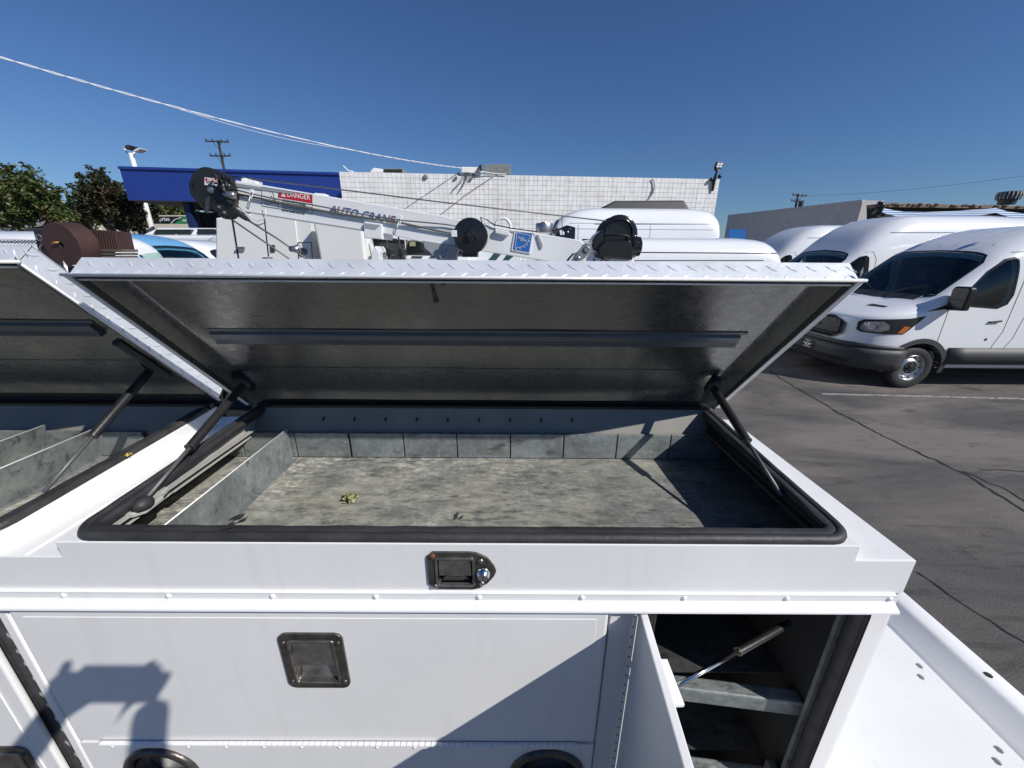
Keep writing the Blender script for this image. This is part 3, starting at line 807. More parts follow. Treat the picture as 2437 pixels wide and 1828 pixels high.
paddle_latch(lx0, lx1, lz0, lz1, .5405, door)
# second latch (pointed plate with key lock) above the drip rail
ax0, ax1, az1, az0 = -.1465, -.0235, Z(.4995), Z(.583)
outer = [(ax0, az0+.012), (ax0+.012, az0), (ax1-.040, az0), (ax1-.030, az0+.003), (ax1-.016, az0+.014), (ax1-.004, az0+.030), (ax1, (az0+az1)/2), (ax1-.004, az1-.030), (ax1-.016, az1-.012), (ax1-.034, az1-.002), (ax1-.046, az1), (ax0+.010, az1), (ax0, az1-.012)]
ix0, ix1, iz0, iz1 = ax0+.017, ax0+.081, az0+.012, az1-.013
inner = [(ix0, iz0+.004), (ix0+.004, iz0), (ix1-.012, iz0), (ix1-.006, iz0), (ix1-.003, iz0+.001), (ix1, iz0+.005), (ix1, (iz0+iz1)/2), (ix1, iz1-.005), (ix1-.002, iz1-.002), (ix1-.006, iz1), (ix1-.02, iz1), (ix0+.004, iz1), (ix0, iz1-.004)]
bool_cut(front, [(lambda q: (q.box(ix0+.001, ix1-.001, .52, .58, iz0+.001, iz1-.001), q)[1])(G())])
b = front.modifiers.new('bevel', 'BEVEL'); b.width = .0018; b.segments = 2; b.limit_method = 'ANGLE'; b.angle_limit = R(40)
lt = frame_plate(outer[::-1], inner[::-1], YF-.004, YF, 'latch', MAT['latch'], truck)
frame_plate(rrect(ix0-.003, ix1+.003, iz0-.003, iz1+.003, .006)[::-1], rrect(ix0+.001, ix1-.001, iz0+.001, iz1-.001, .004)[::-1], YF-.0065, YF-.003, 'latch_rim', MAT['latch_in'], lt)
zm = iz0 + (iz1-iz0)*.36
g = G(); g.hexa([(ix0+.003, YF-.002, iz1-.003), (ix1-.003, YF-.002, iz1-.003), (ix1-.003, YF-.005, zm), (ix0+.003, YF-.005, zm), (ix0+.003, YF+.003, iz1-.003), (ix1-.003, YF+.003, iz1-.003), (ix1-.003, YF, zm), (ix0+.003, YF, zm)]); g.out('paddle', MAT['latch_in'], lt, bev=.0012)
g = G(); xm = (ix0+ix1)/2
g.add([(xm-.006, YF+.002, zm+.004), (xm+.006, YF+.002, zm+.004), (ix1-.004, YF+.004, iz0+.001), (ix0+.004, YF+.004, iz0+.001), (ix0+.016, YF+.018, zm), (ix1-.016, YF+.018, zm), (ix0, YF+.022, iz0), (ix1, YF+.022, iz0)], [(0, 1, 2, 3)])
g.add([(ix0-.001, YF+.024, iz0-.001), (ix1+.001, YF+.024, iz0-.001), (ix1+.001, YF+.024, iz1+.001), (ix0-.001, YF+.024, iz1+.001)], [(0, 1, 2, 3)])
g.out('dish', MAT['latch_in'], lt)
kx, kz = ax1-.0235, (az0+az1)/2 - .002
g = G(); g.lathe((kx, YF-.004, kz), (0, -1, -.25), [(.013, 0), (.013, .004), (.0105, .009), (.0095, .011), (.006, .0112), (.0055, .0095), (0, .0095)], 24); g.out('lock_cylinder', MAT['chrome'], lt, auto=35)
g = G(); g.box(kx-.0008, kx+.0008, YF-.0145, YF-.013, kz-.0065, kz-.0005); g.out('keyway', MAT['ink'], lt)
screw(ax0+.010, YF-.004, az1-.008, lt, 'rust', .0062); screw(ax0+.012, YF-.004, az0+.008, lt, 'latch_in', .0055)
screw(kx-.004, YF-.004, az1-.018, lt, 'latch_in', .0055); screw(kx-.003, YF-.004, az0+.015, lt, 'latch_in', .0052)

# piano hinge under the door
hx0, hx1 = -.875, .150
g = G(); g.box(hx0, hx1, .538, .5425, HZ-.016, HZ-.004); hinge = g.out('piano_hinge', MAT['white'], truck)
kn = None; n = 78
for k in range(n):
    x = hx0 + (hx1-hx0)*k/n
    if kn is None:
        g = G(); g.cyl((0, 0, 0), ((hx1-hx0)/n-.0012, 0, 0), .0046, 10)
        kn = g.out('knuckle', MAT['white'], None, smooth=False); COL.objects.unlink(kn); me = kn.data; bpy.data.objects.remove(kn); kn = me
    o = bpy.data.objects.new('knuckle', kn); COL.objects.link(o); o.parent = hinge; o.location = Vector((x, .5375, HZ+.001)) - org(truck)
for k in range(13):
    x = hx0 + .02 + k*.0815
    g = G(); g.lathe((x, .538, HZ-.011), (0, -1, 0), [(.0036, 0), (.003, .0014), (0, .002)], 10); g.out('rivet', MAT['white'], hinge, smooth=True)
# apron below the hinge with two ringed ports
g = G(); g.box(-.928, .185, .5425, .5545, .60, HZ-.008)
apron = g.out('apron_panel', MAT['white'], truck)
RC = [(-.774, Z(1.112)), (.087, Z(1.112))]
bool_cut(apron, [(lambda q, x, z: (q.cyl((x, .5, z), (x, .6, z), .074, 40), q)[1])(G(), x, z) for x, z in RC])
bool_cut(face, [(lambda q, x, z: (q.cyl((x, .5, z), (x, .6, z), .074, 40), q)[1])(G(), x, z) for x, z in RC] + [(lambda q: (q.box(lx0+.015, lx1-.015, .5, .6, lz0+.015, lz1-.015), q)[1])(G())])
for x, z in RC:
    g = G(); g.lathe((x, .5425, z), (0, -1, 0), [(.084, 0), (.084, .004), (.080, .009), (.074, .010), (.068, .007), (.064, -.004), (.060, -.03)], 48)
    rg = g.out('port_ring', MAT['latch'], truck, auto=50)
    g = G(); g.lathe((x, .5425, z), (0, 1, 0), [(.061, .0), (.061, .07), (0, .0705)], 32); g.out('port_tube', MAT['galv_dark'], rg, smooth=True)
    g = G(); g.lathe((x, .5425+.045, z), (0, 1, 0), [(.030, 0), (.030, .015), (.024, .015), (.024, 0)], 24); g.out('port_hub', MAT['latch_in'], rg, smooth=True)

# left door, slightly ajar, with its latch; dark slot beside it
g = G(); g.box(-1.66, -.995, .540, .552, .60, Z(.650)); ld = g.out('side_door', MAT['white'], truck, bev=.004)
g = G(); g.box(-1.64, -1.030, .538, .5405, .62, Z(.67)); g.out('raised_panel', MAT['white'], ld, bev=.0022)
g = G(); g.box(-.9975, -.9955, .553, .60, .62, Z(.655)); g.out('door_flange', MAT['rubber'], ld)
paddle_latch(-1.16, -1.04, Z(1.16), Z(1.015), .538, ld)
g = G(); g.box(-.9935, -.966, .556, .62, .60, Z(.63)); g.out('door_slot_seal', MAT['rubber'], truck)
g = G(); g.box(-.9665, -.9495, .5515, .62, .60, Z(.632)); g.out('door_jamb', MAT['white'], truck, bev=.002)
g = G(); g.box(-1.70, -.99, .575, .60, .60, Z(.6300)); g.out('compartment_back', MAT['dark'], truck)
rnd = random.Random(3); g = G()
for k in range(14):
    z = Z(.70) - k*.04 - rnd.random()*.01; x = -.972 + rnd.uniform(-.004, .004)
    g.add([(x, .553, z), (x+.006, .5525, z-.006), (x+.003, .5535, z-.016-rnd.random()*.01), (x-.003, .553, z-.009)], [(0, 1, 2, 3)])
stuff(g.out('torn_tape', MAT['paintgrey'], truck))

# rear open compartment (x .262 .. .684)
ox0, ox1, oy1 = .262, .684, 1.08
g = G()
g.box(ox0-.003, ox0, Yp+.02, oy1, Z(1.5), Z(.632)); g.box(ox1-.012, ox1-.009, Yp+.02, oy1, Z(1.5), Z(.632)); g.box(ox0, ox1, oy1, oy1+.003, Z(1.5), Z(.632))
g.box(ox0, ox1, Yp+.02, oy1, Z(.618), Z(.615)); g.box(ox0, ox1, Yp+.02, oy1, Z(1.503), Z(1.5))
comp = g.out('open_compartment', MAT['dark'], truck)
g = G(); g.box(ox0+.002, ox1-.014, .665, oy1, Z(.968), Z(.965)); g.out('shelf', MAT['galv_dark'], comp)
g = G(); g.box(ox0+.002, ox1-.014, .66, oy1, Z(1.252), Z(1.249)); g.out('shelf', MAT['galv_dark'], comp)
for (ya, yb, d) in ((.655, .607, .960), (.65, .607, 1.245)):
    g = G(); h = .043
    a0 = Vector((ox0+.004, ya, Z(d))); a1 = Vector((ox1-.014, yb, Z(d)))
    g.hexa([a0+Vector((0, -.016, -h)), a1+Vector((0, -.016, -h)), a1+Vector((0, .016, -h)), a0+Vector((0, .016, -h)),
            a0+Vector((0, -.016, 0)), a1+Vector((0, -.016, 0)), a1+Vector((0, .016, 0)), a0+Vector((0, .016, 0))]); g.out('shelf_rail', MAT['galv'], comp, bev=.004)
for x in (.50, .56, .61):
    g = G(); g.box(x, x+.012, oy1-.02, oy1, Z(1.5), Z(.64)); g.out('wall_rib', MAT['galv_dark'], comp)
g = G(); g.box(ox1-.024, ox1-.013, .578, .586, Z(1.49), Z(.640)); g.out('jamb_strip', MAT['galv'], comp)
g = G(); g.box(ox1-.055, ox1-.035, .575, .60, Z(1.27), Z(1.17)); g.box(ox1-.050, ox1-.040, .56, .577, Z(1.25), Z(1.19)); g.out('striker', MAT['steel'], comp, bev=.004)
# its ribbed rubber surround
def ring_seal(x0, x1, z0, z1, y):
    pr = rrect(x0, x1, z0, z1, .022, 5); n = len(pr); cx, cz = (x0+x1)/2, (z0+z1)/2
    prof = [(0, 0), (.0, -.007), (.003, -.010), (.005, -.006), (.008, -.010), (.011, -.006), (.014, -.009), (.018, -.004), (.022, .004), (.022, .012)]
    v = []; f = []; m = len(prof)
    for i in range(n):
        p = Vector(pr[i]); d = Vector(pr[(i+1) % n]) - Vector(pr[i-1]); d.normalize(); inn = Vector((-d.y, d.x))
        for a, h in prof:
            q = p + inn*a; v.append((q.x, y+h, q.y))
    for i in range(n):
        for k in range(m-1): f.append((i*m+k, ((i+1) % n)*m+k, ((i+1) % n)*m+k+1, i*m+k+1))
    return mk('door_seal', v, f, MAT['rubber'], comp, auto=60)
ring_seal(.262, .684, Z(1.50), Z(.6245), Yp)
# the open door: hinged at its left edge and standing straight out towards the viewer
DW = .46; dx = -.030
g = G(); xh = .243
g.hexa([(xh, .548, Z(1.50)), (xh+.014, .548, Z(1.50)), (xh+.014+dx, .548-DW, Z(1.50)), (xh+dx, .548-DW, Z(1.50)), (xh, .548, Z(.632)), (xh+.014, .548, Z(.632)), (xh+.014+dx, .548-DW, Z(.632)), (xh+dx, .548-DW, Z(.632))])
od = g.out('open_door', MAT['white'], truck, bev=.002)
g = G(); g.cyl((.236, .5455, Z(1.50)), (.236, .5455, Z(.628)), .0045, 10)
g.out('hinge_pin', MAT['white'], od)
g = G()
for k in range(34): g.box(.2310, .2350, .5402, .5408, Z(.64+.026*k)-.001, Z(.64+.026*k)+.001)
g.out('hinge_gap', MAT['seam'], od)
g = G(); g.box(xh+.016, xh+.044, .40, .54, Z(.80), Z(.73)); 
g = G(); g.prism_y([(xh+.015, Z(.745)), (xh+.038, Z(.745)), (xh+.038, Z(.765)), (xh+.015, Z(.765))], .44, .535); 
g.out('door_stay_channel', MAT['white'], od, bev=.002)
st = strut((.607, .625, Z(.757)), (.289, .478, Z(.738)), .47, .0078, 'gas_strut', None, 'chrome')
g = G(); g.cyl((.289, .478, Z(.754)), (.289, .478, Z(.726)), .0125, 16); g.out('end_socket', MAT['black'], st, bev=.003)
g = G(); g.box(.2535, .286, .425, .500, Z(.775), Z(.765)); g.box(.2535, .286, .425, .500, Z(.700), Z(.692)); g.box(.2535, .258, .425, .500, Z(.765), Z(.700)); g.out('stay_bracket', MAT['white'], od, bev=.002)

# torn bits of the front seal
rnd = random.Random(11)
for (x, y, s) in ((at(548, 1262, Y=.575).x, .582, .014), (at(1085, 1258, Y=.58).x, .592, .008), (at(540, 1282, Y=.565).x, .566, .010)):
    g = G()
    for k in range(4):
        a = Vector((x + rnd.uniform(-1, 1)*s, y + rnd.uniform(-.5, 1)*s*.6, curb_z(y) + .013 + rnd.random()*.006))
        g.add([a, a+Vector((s, .3*s, .002)), a+Vector((s*1.2, s, .006)), a+Vector((.2*s, .7*s, .001))], [(0, 1, 2, 3)])
    g.out('torn_rubber', MAT['rubber'], truck)

# work bumper / tail deck on the right
dz = .92; X1 = 1.079*(H-dz)
g = G(); g.box(XE+.002, X1, .05, 1.9, dz-.006, dz)
deck = g.out('tail_deck', MAT['white'], truck)
holes = []
for px, py, s in ((2187, 1584, 1), (2190, 1610, 1), (2376, 1783, 1.0), (2371, 1811, 1.0)):
    p = at(px, py, Z=dz); c = G(); c.cyl((p.x, p.y, dz-.05), (p.x, p.y, dz+.05), .0095, 20); holes.append(c)
bool_cut(deck, holes)
pr = [(X1-.002, dz-.003), (X1+.001, dz+.001), (X1+.012, dz+.0085), (X1+.030, dz+.022), (X1+.048, dz+.037), (X1+.060, dz+.048), (X1+.064, dz+.052), (X1+.072, dz+.055), (X1+.120, dz+.055), (X1+.125, dz+.052), (X1+.126, dz+.0)]
v = []; m = len(pr)
for y in (.05, 1.9): v += [(x, y, z) for x, z in pr]
fl = mk('deck_flange', v, [(i, i+1, m+i+1, m+i) for i in range(m-1)], MAT['white'], truck, auto=60)
sd = fl.modifiers.new('thick', 'SOLIDIFY'); sd.thickness = .005; sd.offset = -1
p = at(2352, 1607, Z=dz+.055)
g = G(); g.cyl((p.x, p.y, dz+.0555), (p.x, p.y, dz+.0565), .009, 16); g.out('flange_bolt', MAT['dark'], truck)
g = G(); g.box(XE+.002, X1+.05, .05, 1.9, .55, dz-.008); g.out('bumper_beam', MAT['white'], truck)

# bed, far side pack
g = G(); g.box(XB, XE, YB+.002, 2.0, .90, .95); g.out('bed_floor', MAT['clad'], truck)
g = G(); g.box(XB, XE, 2.0, 2.45, .55, Z(.60)); g.box(XB, XB+.05, YB, 2.0, .95, 1.75); g.out('far_side_pack', MAT['white'], truck)
# road wheels
for yy in (.62, 2.2):
    g = G(); g.lathe((-.9, yy, .40), (0, 1, 0), [(.2, 0), (.36, -.02), (.40, .03), (.40, .19), (.36, .24), (.2, .22)], 32); w = g.out('wheel', MAT['tyre'], truck, auto=40)
    g = G(); g.lathe((-.9, yy, .40), (0, 1, 0), [(.0, .03), (.08, .02), (.2, .06), (.21, .0)], 24); g.out('rim', MAT['rim'], w, smooth=True)
# ------------------------------------------------------------------ crane on the far side of the truck
YC = 2.20
crane = thing('truck_crane', 'white folded crane boom with red danger decal and black winch, above the lids', 'crane', (1.0, YC, 1.5))
DC = .15        # boom depth
def px_prism(poly, y0, y1, name, m, par, bev=.004, **k):
    g = G(); g.prism_y([xz(x, y, y0) for x, y in poly], y0, y1); return g.out(name, m, par, bev=bev, **k)
boom = px_prism([(559, 429), (1050, 513), (1148, 535), (1140, 597), (1040, 585), (914, 556), (865, 548), (566, 501)], YC, YC+DC, 'boom', MAT['boomwhite'], crane)
px_prism([(1020, 508), (1146, 533), (1240, 549), (1382, 572), (1396, 585), (1342, 628), (1146, 598), (1090, 587), (1030, 577)], YC+.012, YC+DC-.012, 'inner_boom', MAT['boomwhite'], crane)
# lower reinforcing ledge along the bottom and the dark groove
px_prism([(566, 500), (866, 548), (866, 551), (566, 503)], YC-.010, YC+.002, 'boom_ledge', MAT['greysteel'], boom, bev=0)
px_prism([(562, 436), (700, 458), (700, 463), (562, 444)], YC-.004, YC+.002, 'wear_strip', MAT['greysteel'], boom, bev=0)
px_prism([(866, 527), (909, 533), (909, 570), (866, 566)], YC-.02, YC+DC+.03, 'boom_bracket', MAT['boomwhite'], boom)
px_prism([(869, 531), (905, 536), (893, 547), (869, 543)], YC-.0215, YC-.0195, 'bracket_recess', MAT['greysteel'], boom, bev=0)
px_prism([(574, 424), (582, 423), (586, 427), (608, 430), (608, 437), (574, 432)], YC+.03, YC+.09, 'top_block', MAT['boomwhite'], boom, bev=.002)
px_prism([(748, 459), (772, 461), (772, 466), (748, 463)], YC+.03, YC+.09, 'top_block', MAT['boomwhite'], boom, bev=.002)
# pivot bracket at the winch end and its pinned link
px_prism([(1342, 628), (1396, 580), (1408, 582), (1420, 628), (1424, 650), (1330, 650)], YC-.02, YC+DC+.02, 'pivot_bracket', MAT['boomwhite'], crane)
g = G(); a = at(1396, 593, Y=YC-.03); b2 = at(1376, 615, Y=YC-.03)
d = (b2-a).normalized(); n_ = Vector((d.z, 0, -d.x))
poly = []
for c, r, s0 in ((a, .030, 1), (b2, .019, -1)):
    for k in range(9):
        t = math.pi*(k/8) ; w = n_*math.cos(t)*s0 - d*math.sin(t)*s0
        poly.append((c.x + w.x*r, c.z + w.z*r))
g.prism_y(poly, YC-.034, YC-.02); lk = g.out('pinned_link', MAT['galv'], crane, bev=.002)
for c, r in ((a, .017), (b2, .010)):
    g = G(); g.lathe((c.x, YC-.034, c.z), (0, -1, 0), [(r, 0), (r, .006), (r*.6, .008), (r*.55, .005), (0, .005)], 16); g.out('pin', MAT['steel'], lk, auto=40)
# straps on the inner boom
px_prism([(1276, 560), (1281, 558), (1292, 583), (1290, 592), (1286, 590)], YC+.004, YC+.013, 'strap', MAT['greysteel'], crane, bev=.001)
px_prism([(1342, 627), (1362, 603), (1366, 604), (1347, 629)], YC-.022, YC-.0195, 'gusset_edge', MAT['black'], crane, bev=0)
# level chart
cc = [(1225, 550), (1270, 555), (1262, 604), (1217, 596)]
px_prism(cc, YC+.006, YC+.0125, 'level_plate', MAT['decal'], crane, bev=0)
lv = px_prism([(1228, 553), (1266.5, 557.5), (1259.5, 600), (1221.5, 593)], YC+.0035, YC+.0065, 'level_chart', MAT['dblue'], crane, bev=0)
def P2(x, y, dy=.0): p = at(x, y, Y=YC+dy); return p
g = G()
pts = []
o0 = P2(1228.5, 554.5, .0025)
for k in range(13):
    t = k/12; x = 1228 + 33*math.sin(math.pi/2*t); y = 591.5 - 2 - 30*(1-math.cos(math.pi/2*t)) ; pts.append(P2(x, y, .0025))
g.tube([P2(1230, 554, .0025), P2(1226, 591, .0025)], .0014, 4); g.tube([P2(1230, 554, .0025), P2(1261, 561, .0025)], .0011, 4); g.tube(pts, .0011, 4)
g.out('chart_lines', MAT['decal'], lv)
def bt(s, x, y, x2, y2, h, m, par, dy, name='lettering', w=None, shear=0):
    a = P2(x, y, dy); b = P2(x2, y2, dy); xd = (b-a); wd = xd.length
    return text_obj(s, m, par, a, xd, Vector((0, 0, 1)) - xd.normalized()*xd.normalized().z, h, wd if w is None else w, name, .0007, shear=shear)
bt('AUTO', 1232, 567.5, 1247, 570, .0115, MAT['decal'], lv, .0025); bt('CRANE', 1237, 573, 1253, 576, .0115, MAT['decal'], lv, .0025)
for i, (x, y, tx) in enumerate(((1226, 594, '0'), (1236, 592.5, '15'), (1245, 589.5, '30'), (1252, 584, '45'), (1257, 576, '60'))):
    bt(tx, x, y, x+4, y+.6, .008, MAT['decal'], lv, .0025)
# danger decal
dg = px_prism([(622, 444), (744, 463), (744, 510), (622, 490)], YC-.0012, YC+.001, 'danger_decal', MAT['decal'], boom, bev=0)
px_prism([(663, 452), (743, 465), (743, 484), (663, 470.5)], YC-.0020, YC-.0010, 'red_field', MAT['red'], dg, bev=0)
bt('DANGER', 684, 468.2, 738, 476.4, .0245, MAT['decal'], dg, -.0026)
g = G(); tri = [P2(669, 467.2, -.0024), P2(680, 469.2, -.0024), P2(674.5, 457, -.0024)]; g.add([tuple(p) for p in tri], [(0, 1, 2)]); sdo = g.out('warning_triangle', MAT['decal'], dg); q = sdo.modifiers.new('thick', 'SOLIDIFY'); q.thickness = .0006
bt('!', 673.6, 466.6, 675.4, 466.9, .016, MAT['red'], dg, -.0032)
lines = ['WORKING NEAR POWER LINES', 'this crane is not insulated', 'keep boom and load line clear', 'of electrical conductors at all', 'times during operation', 'read the manual before use']
for i, s in enumerate(lines):
    bt(s, 671, 478.0+4.6*i, 733 - (i % 3)*4 - (0 if i else 6), 488.2+4.6*i - (i % 3)*.6, .0075 if i else .0095, MAT['ink'], dg, -.0024)
g = G()
for q in ([(623, 444.5), (743, 463.4)], [(623, 489.6), (743, 509.5)], [(623, 444.5), (623, 489.6)], [(662.5, 451), (662.5, 496)], [(743.5, 463.4), (743.5, 509.5)]):
    g.tube([P2(*q[0], -.002), P2(*q[1], -.002)], .0009, 4)
g.out('decal_border', MAT['ink'], dg)
g = G()
for pl in ([(629, 484), (637, 480), (645, 483), (637, 488), (629, 484)], [(640, 486), (648, 482), (657, 485), (657, 489)], [(640, 478), (646, 466), (652, 478), (648, 481)], [(643, 460), (646, 452), (650, 462), (655, 478)], [(650, 478), (656, 472), (656, 484)], [(631, 479), (636, 474), (642, 477)]):
    g.tube([P2(x, y, -.002) for x, y in pl], .0013, 4)
g.out('pictogram', MAT['ink'], dg)
bt('AUTO CRANE', 781, 505.5, 943, 533.5, .0385, MAT['gold'], boom, -.0016, 'brand_shadow', shear=.3)
bt('AUTO CRANE', 784, 503.5, 941, 530.5, .0330, MAT['dblue'], boom, -.0032, 'brand_lettering', shear=.3)
# hose clips and the hydraulic hoses lying along the boom
hs = G(); hs.tube([P2(562, 452, -.012), P2(598, 461, -.02), P2(663, 475, -.012), P2(740, 487, -.012), P2(850, 508, -.012), P2(952, 524, -.02), P2(1060, 534, -.012), P2(1100, 541, -.012)], .0035, 6)
hs.out('control_cable', MAT['cable'], crane, smooth=True)
hs = G(); hs.tube([P2(566, 462, -.010), P2(640, 477, -.010), P2(780, 505, -.010), P2(952, 530, -.014), P2(1040, 549, -.010), P2(1090, 556, -.010)], .0055, 6)
hs.out('hose', MAT['cable'], crane, smooth=True)
for x, y in ((599, 460), (952, 522)):
    g = G(); g.torus(P2(x, y-3, -.02), (0, 1, 0), .011, .003, 14, 6); g.tube([P2(x+3, y, -.02), P2(x-3, y+22, -.02), P2(x-7, y+18, -.02), P2(x-3, y+6, -.02)], .0022, 6); g.tube([P2(x, y-3, .0), P2(x, y-3, -.03)], .003, 6)
    g.out('line_guide', MAT['boomwhite'], crane, smooth=True)
# black round hose reel on the boom
c = P2(1120.5, 562, -.05)
g = G(); g.lathe(c, (0, -1, 0), [(0, -.05), (.086, -.05), (.088, -.02), (.074, -.012), (.074, .012), (.088, .018), (.086, .030), (.03, .034), (.022, .045), (0, .046)], 36)
reel = g.out('cable_reel', MAT['blackgloss'], crane, auto=35)
for dx_, dz_ in ((-.002, .005), (.033, .0)):
    g = G(); g.cyl(c+Vector((dx_, -.03, dz_)), c+Vector((dx_, -.05, dz_)), .010, 10); g.out('boss', MAT['black'], reel)
g = G(); g.box(c.x-.096, c.x-.068, c.y-.04, c.y-.028, c.z-.006, c.z+.026); g.out('reel_tag', MAT['decal'], reel, bev=.002)
px_prism([(1085, 583), (1142, 560), (1150, 578), (1147, 590), (1085, 592)], YC-.03, YC+.0, 'reel_mount', MAT['greysteel'], crane, bev=.003)
px_prism([(1100, 590), (1136, 594), (1136, 612), (1100, 612)], YC-.02, YC+.06, 'reel_foot', MAT['black'], crane, bev=.003)
# grey tapered rest arm with a round boss under the boom
px_prism([(1005, 572), (1098, 587), (1088, 600), (1085, 628), (1045, 622), (1010, 590)], YC-.015, YC+.04, 'rest_arm', MAT['greysteel'], crane, bev=.003)
c = P2(1056, 606, -.018); g = G(); g.lathe(c, (0, -1, 0), [(.026, 0), (.026, .008), (.018, .010), (.016, .004), (.007, .004), (.006, .012), (0, .013)], 20); g.out('boss', MAT['greysteel'], crane, auto=40)
# lifting eye, can, lanyard
c = P2(1197, 541, .02); g = G()
g.tube([c+Vector((.040*math.cos(t), 0, .002+.042*math.sin(t))) for t in [math.pi*k/12 for k in range(13)]], .0085, 10); g.tube([c+Vector((-.040, 0, -.012)), c+Vector((-.040, 0, .006))], .0085, 10); g.tube([c+Vector((.040, 0, -.022)), c+Vector((.040, 0, .006))], .0085, 10)
eye = g.out('lifting_eye', MAT['boomwhite'], crane, smooth=True)
px_prism([(1178, 544), (1212, 551), (1212, 559), (1205, 561), (1178, 555)], YC-.01, YC+.04, 'eye_base', MAT['boomwhite'], eye, bev=.004)
a = at(1295, 553, Y=YC+.06); g = G(); g.lathe(a, (0, 0, 1), [(0, 0), (.046, 0), (.047, .003), (.047, .040), (.044, .045), (.020, .045), (.018, .052), (0, .052)], 28); g.out('level_can', MAT['steel'], crane, auto=40)
g = G(); a = at(1318, 548, Y=YC+.05); g.ball(a, .012); g.ball(a+Vector((.018, 0, .004)), .010); g.ball(a+Vector((.008, 0, -.012)), .010); g.out('hose_fitting', MAT['black'], crane, smooth=True)
g = G(); g.tube([at(1158, 575, Y=YC-.02), at(1150, 545, Y=YC-.02), at(1144, 517, Y=YC-.02), at(1160, 524, Y=YC), at(1175, 535, Y=YC), at(1215, 543, Y=YC), at(1280, 552, Y=YC)], .003, 6); g.out('lanyard', MAT['black'], crane, smooth=True)
# black winch
c = at(1471, 560, Y=YC+.02)
g = G(); g.lathe(c, (0, -1, 0), [(0, -.12), (.098, -.12), (.100, -.105), (.080, -.10), (.080, -.01), (.100, -.004), (.102, .006), (.096, .010), (.072, .012), (.070, .004), (0, .004)], 36)
win = g.out('winch', MAT['blackgloss'], crane, auto=35)
g = G(); g.torus(c+Vector((0, -.012, .004)), (0, 1, 0), .076, .006, 28, 6); g.out('winch_rim', MAT['blackgloss'], win, smooth=True)
px_prism([(1425, 588), (1440, 572), (1500, 572), (1508, 590), (1506, 620), (1424, 612)], YC-.06, YC+.12, 'winch_gearbox', MAT['blackgloss'], win, bev=.008)
px_prism([(1418, 560), (1436, 545), (1440, 590), (1426, 604), (1409, 590), (1410, 572)], YC-.03, YC+.08, 'winch_brake', MAT['blackgloss'], win, bev=.008)
a = at(1506, 587, Y=YC+.02); g = G(); g.lathe(a, (1, 0, .02), [(0, -.04), (.052, -.04), (.052, -.02), (.058, -.012), (.058, .012), (.050, .018), (.050, .034), (.040, .040), (0, .041)], 24); g.out('winch_motor', MAT['blackgloss'], win, auto=35)
g = G(); g.tube([c+Vector((-.085, -.02, 0)), c+Vector((.03, -.02, .0)), c+Vector((.1, -.01, -.02))], .004, 6); g.out('winch_hose', MAT['black'], win, smooth=True)
px_prism([(1410, 612), (1500, 616), (1520, 626), (1520, 650), (1410, 650)], YC-.02, YC+.14, 'winch_base', MAT['boomwhite'], crane)
g = G(); g.tube([at(1424, 612, Y=YC-.03), at(1440, 618, Y=YC-.06), at(1452, 624, Y=YC-.06), at(1450, 614, Y=YC-.05), at(1436, 612, Y=YC-.05), at(1428, 625, Y=YC-.05)], .004, 6); g.out('wire_loom', MAT['black'], crane, smooth=True)
# winch rope running back over the boom
g = G(); g.tube([at(1452, 527, Y=YC+.06), at(1040, 480, Y=YC+.06), at(534, 417, Y=YC+.06)], .0035, 6); g.out('winch_rope', MAT['cable'], crane, smooth=True)
# boom head
c = at(504, 448, Y=YC+.03)
g = G()
poly = [(552, 404), (560, 430), (563, 470), (553, 520), (515, 517), (494, 500), (480, 482), (460, 466), (456, 446), (462, 426), (477, 410), (500, 403), (528, 404)]
px_prism([(500, 403), (516, 405), (532, 412), (546, 424), (554, 440), (560, 470), (556, 512), (545, 521), (518, 516), (512, 500), (488, 494), (480, 484), (466, 468), (459, 452), (461, 432), (470, 416), (484, 406)], YC-.03, YC+.02, 'head_plate', MAT['black'], crane, bev=.004)
px_prism([(500, 407), (528, 414), (548, 438), (556, 470), (552, 512), (520, 510), (484, 484), (464, 462), (464, 434), (480, 412)], YC+.07, YC+.11, 'head_plate', MAT['black'], crane, bev=.004)
g = G(); g.lathe(at(505, 449, Y=YC+.045), (0, 1, 0), [(0, -.02), (.095, -.02), (.098, -.015), (.085, 0), (.098, .015), (.095, .02), (0, .02)], 30); g.out('sheave', MAT['black'], crane, auto=35)
px_prism([(448, 432), (455, 432), (458, 456), (484, 492), (480, 496), (452, 462)], YC-.03, YC+.10, 'head_guard', MAT['black'], crane, bev=.003)
px_prism([(488, 466), (496, 466), (493, 508), (485, 506)], YC-.045, YC-.03, 'head_rib', MAT['clad'], crane, bev=.002)
g = G(); g.lathe(at(503, 453, Y=YC-.03), (0, -1, 0), [(.017, 0), (.017, .006), (.010, .010), (0, .010)], 16); g.out('pin', MAT['steel'], crane, auto=40)
hd = px_prism([(487, 422), (520, 426), (519.5, 444), (486.5, 440)], YC-.0325, YC-.0305, 'danger_decal', MAT['decal'], crane, bev=0)
px_prism([(488.5, 423.5), (518.5, 427.2), (518.3, 434), (488.3, 430.5)], YC-.0338, YC-.0322, 'red_field', MAT['red'], hd, bev=0)
bt('DANGER', 494, 430.4, 516, 433.2, .0125, MAT['decal'], hd, -.0345)
bt('keep hands clear', 491, 436, 516, 439, .0075, MAT['ink'], hd, -.0335); bt('of cable', 495, 440, 512, 442, .006, MAT['ink'], hd, -.0335)
rnd = random.Random(9)
g = G()
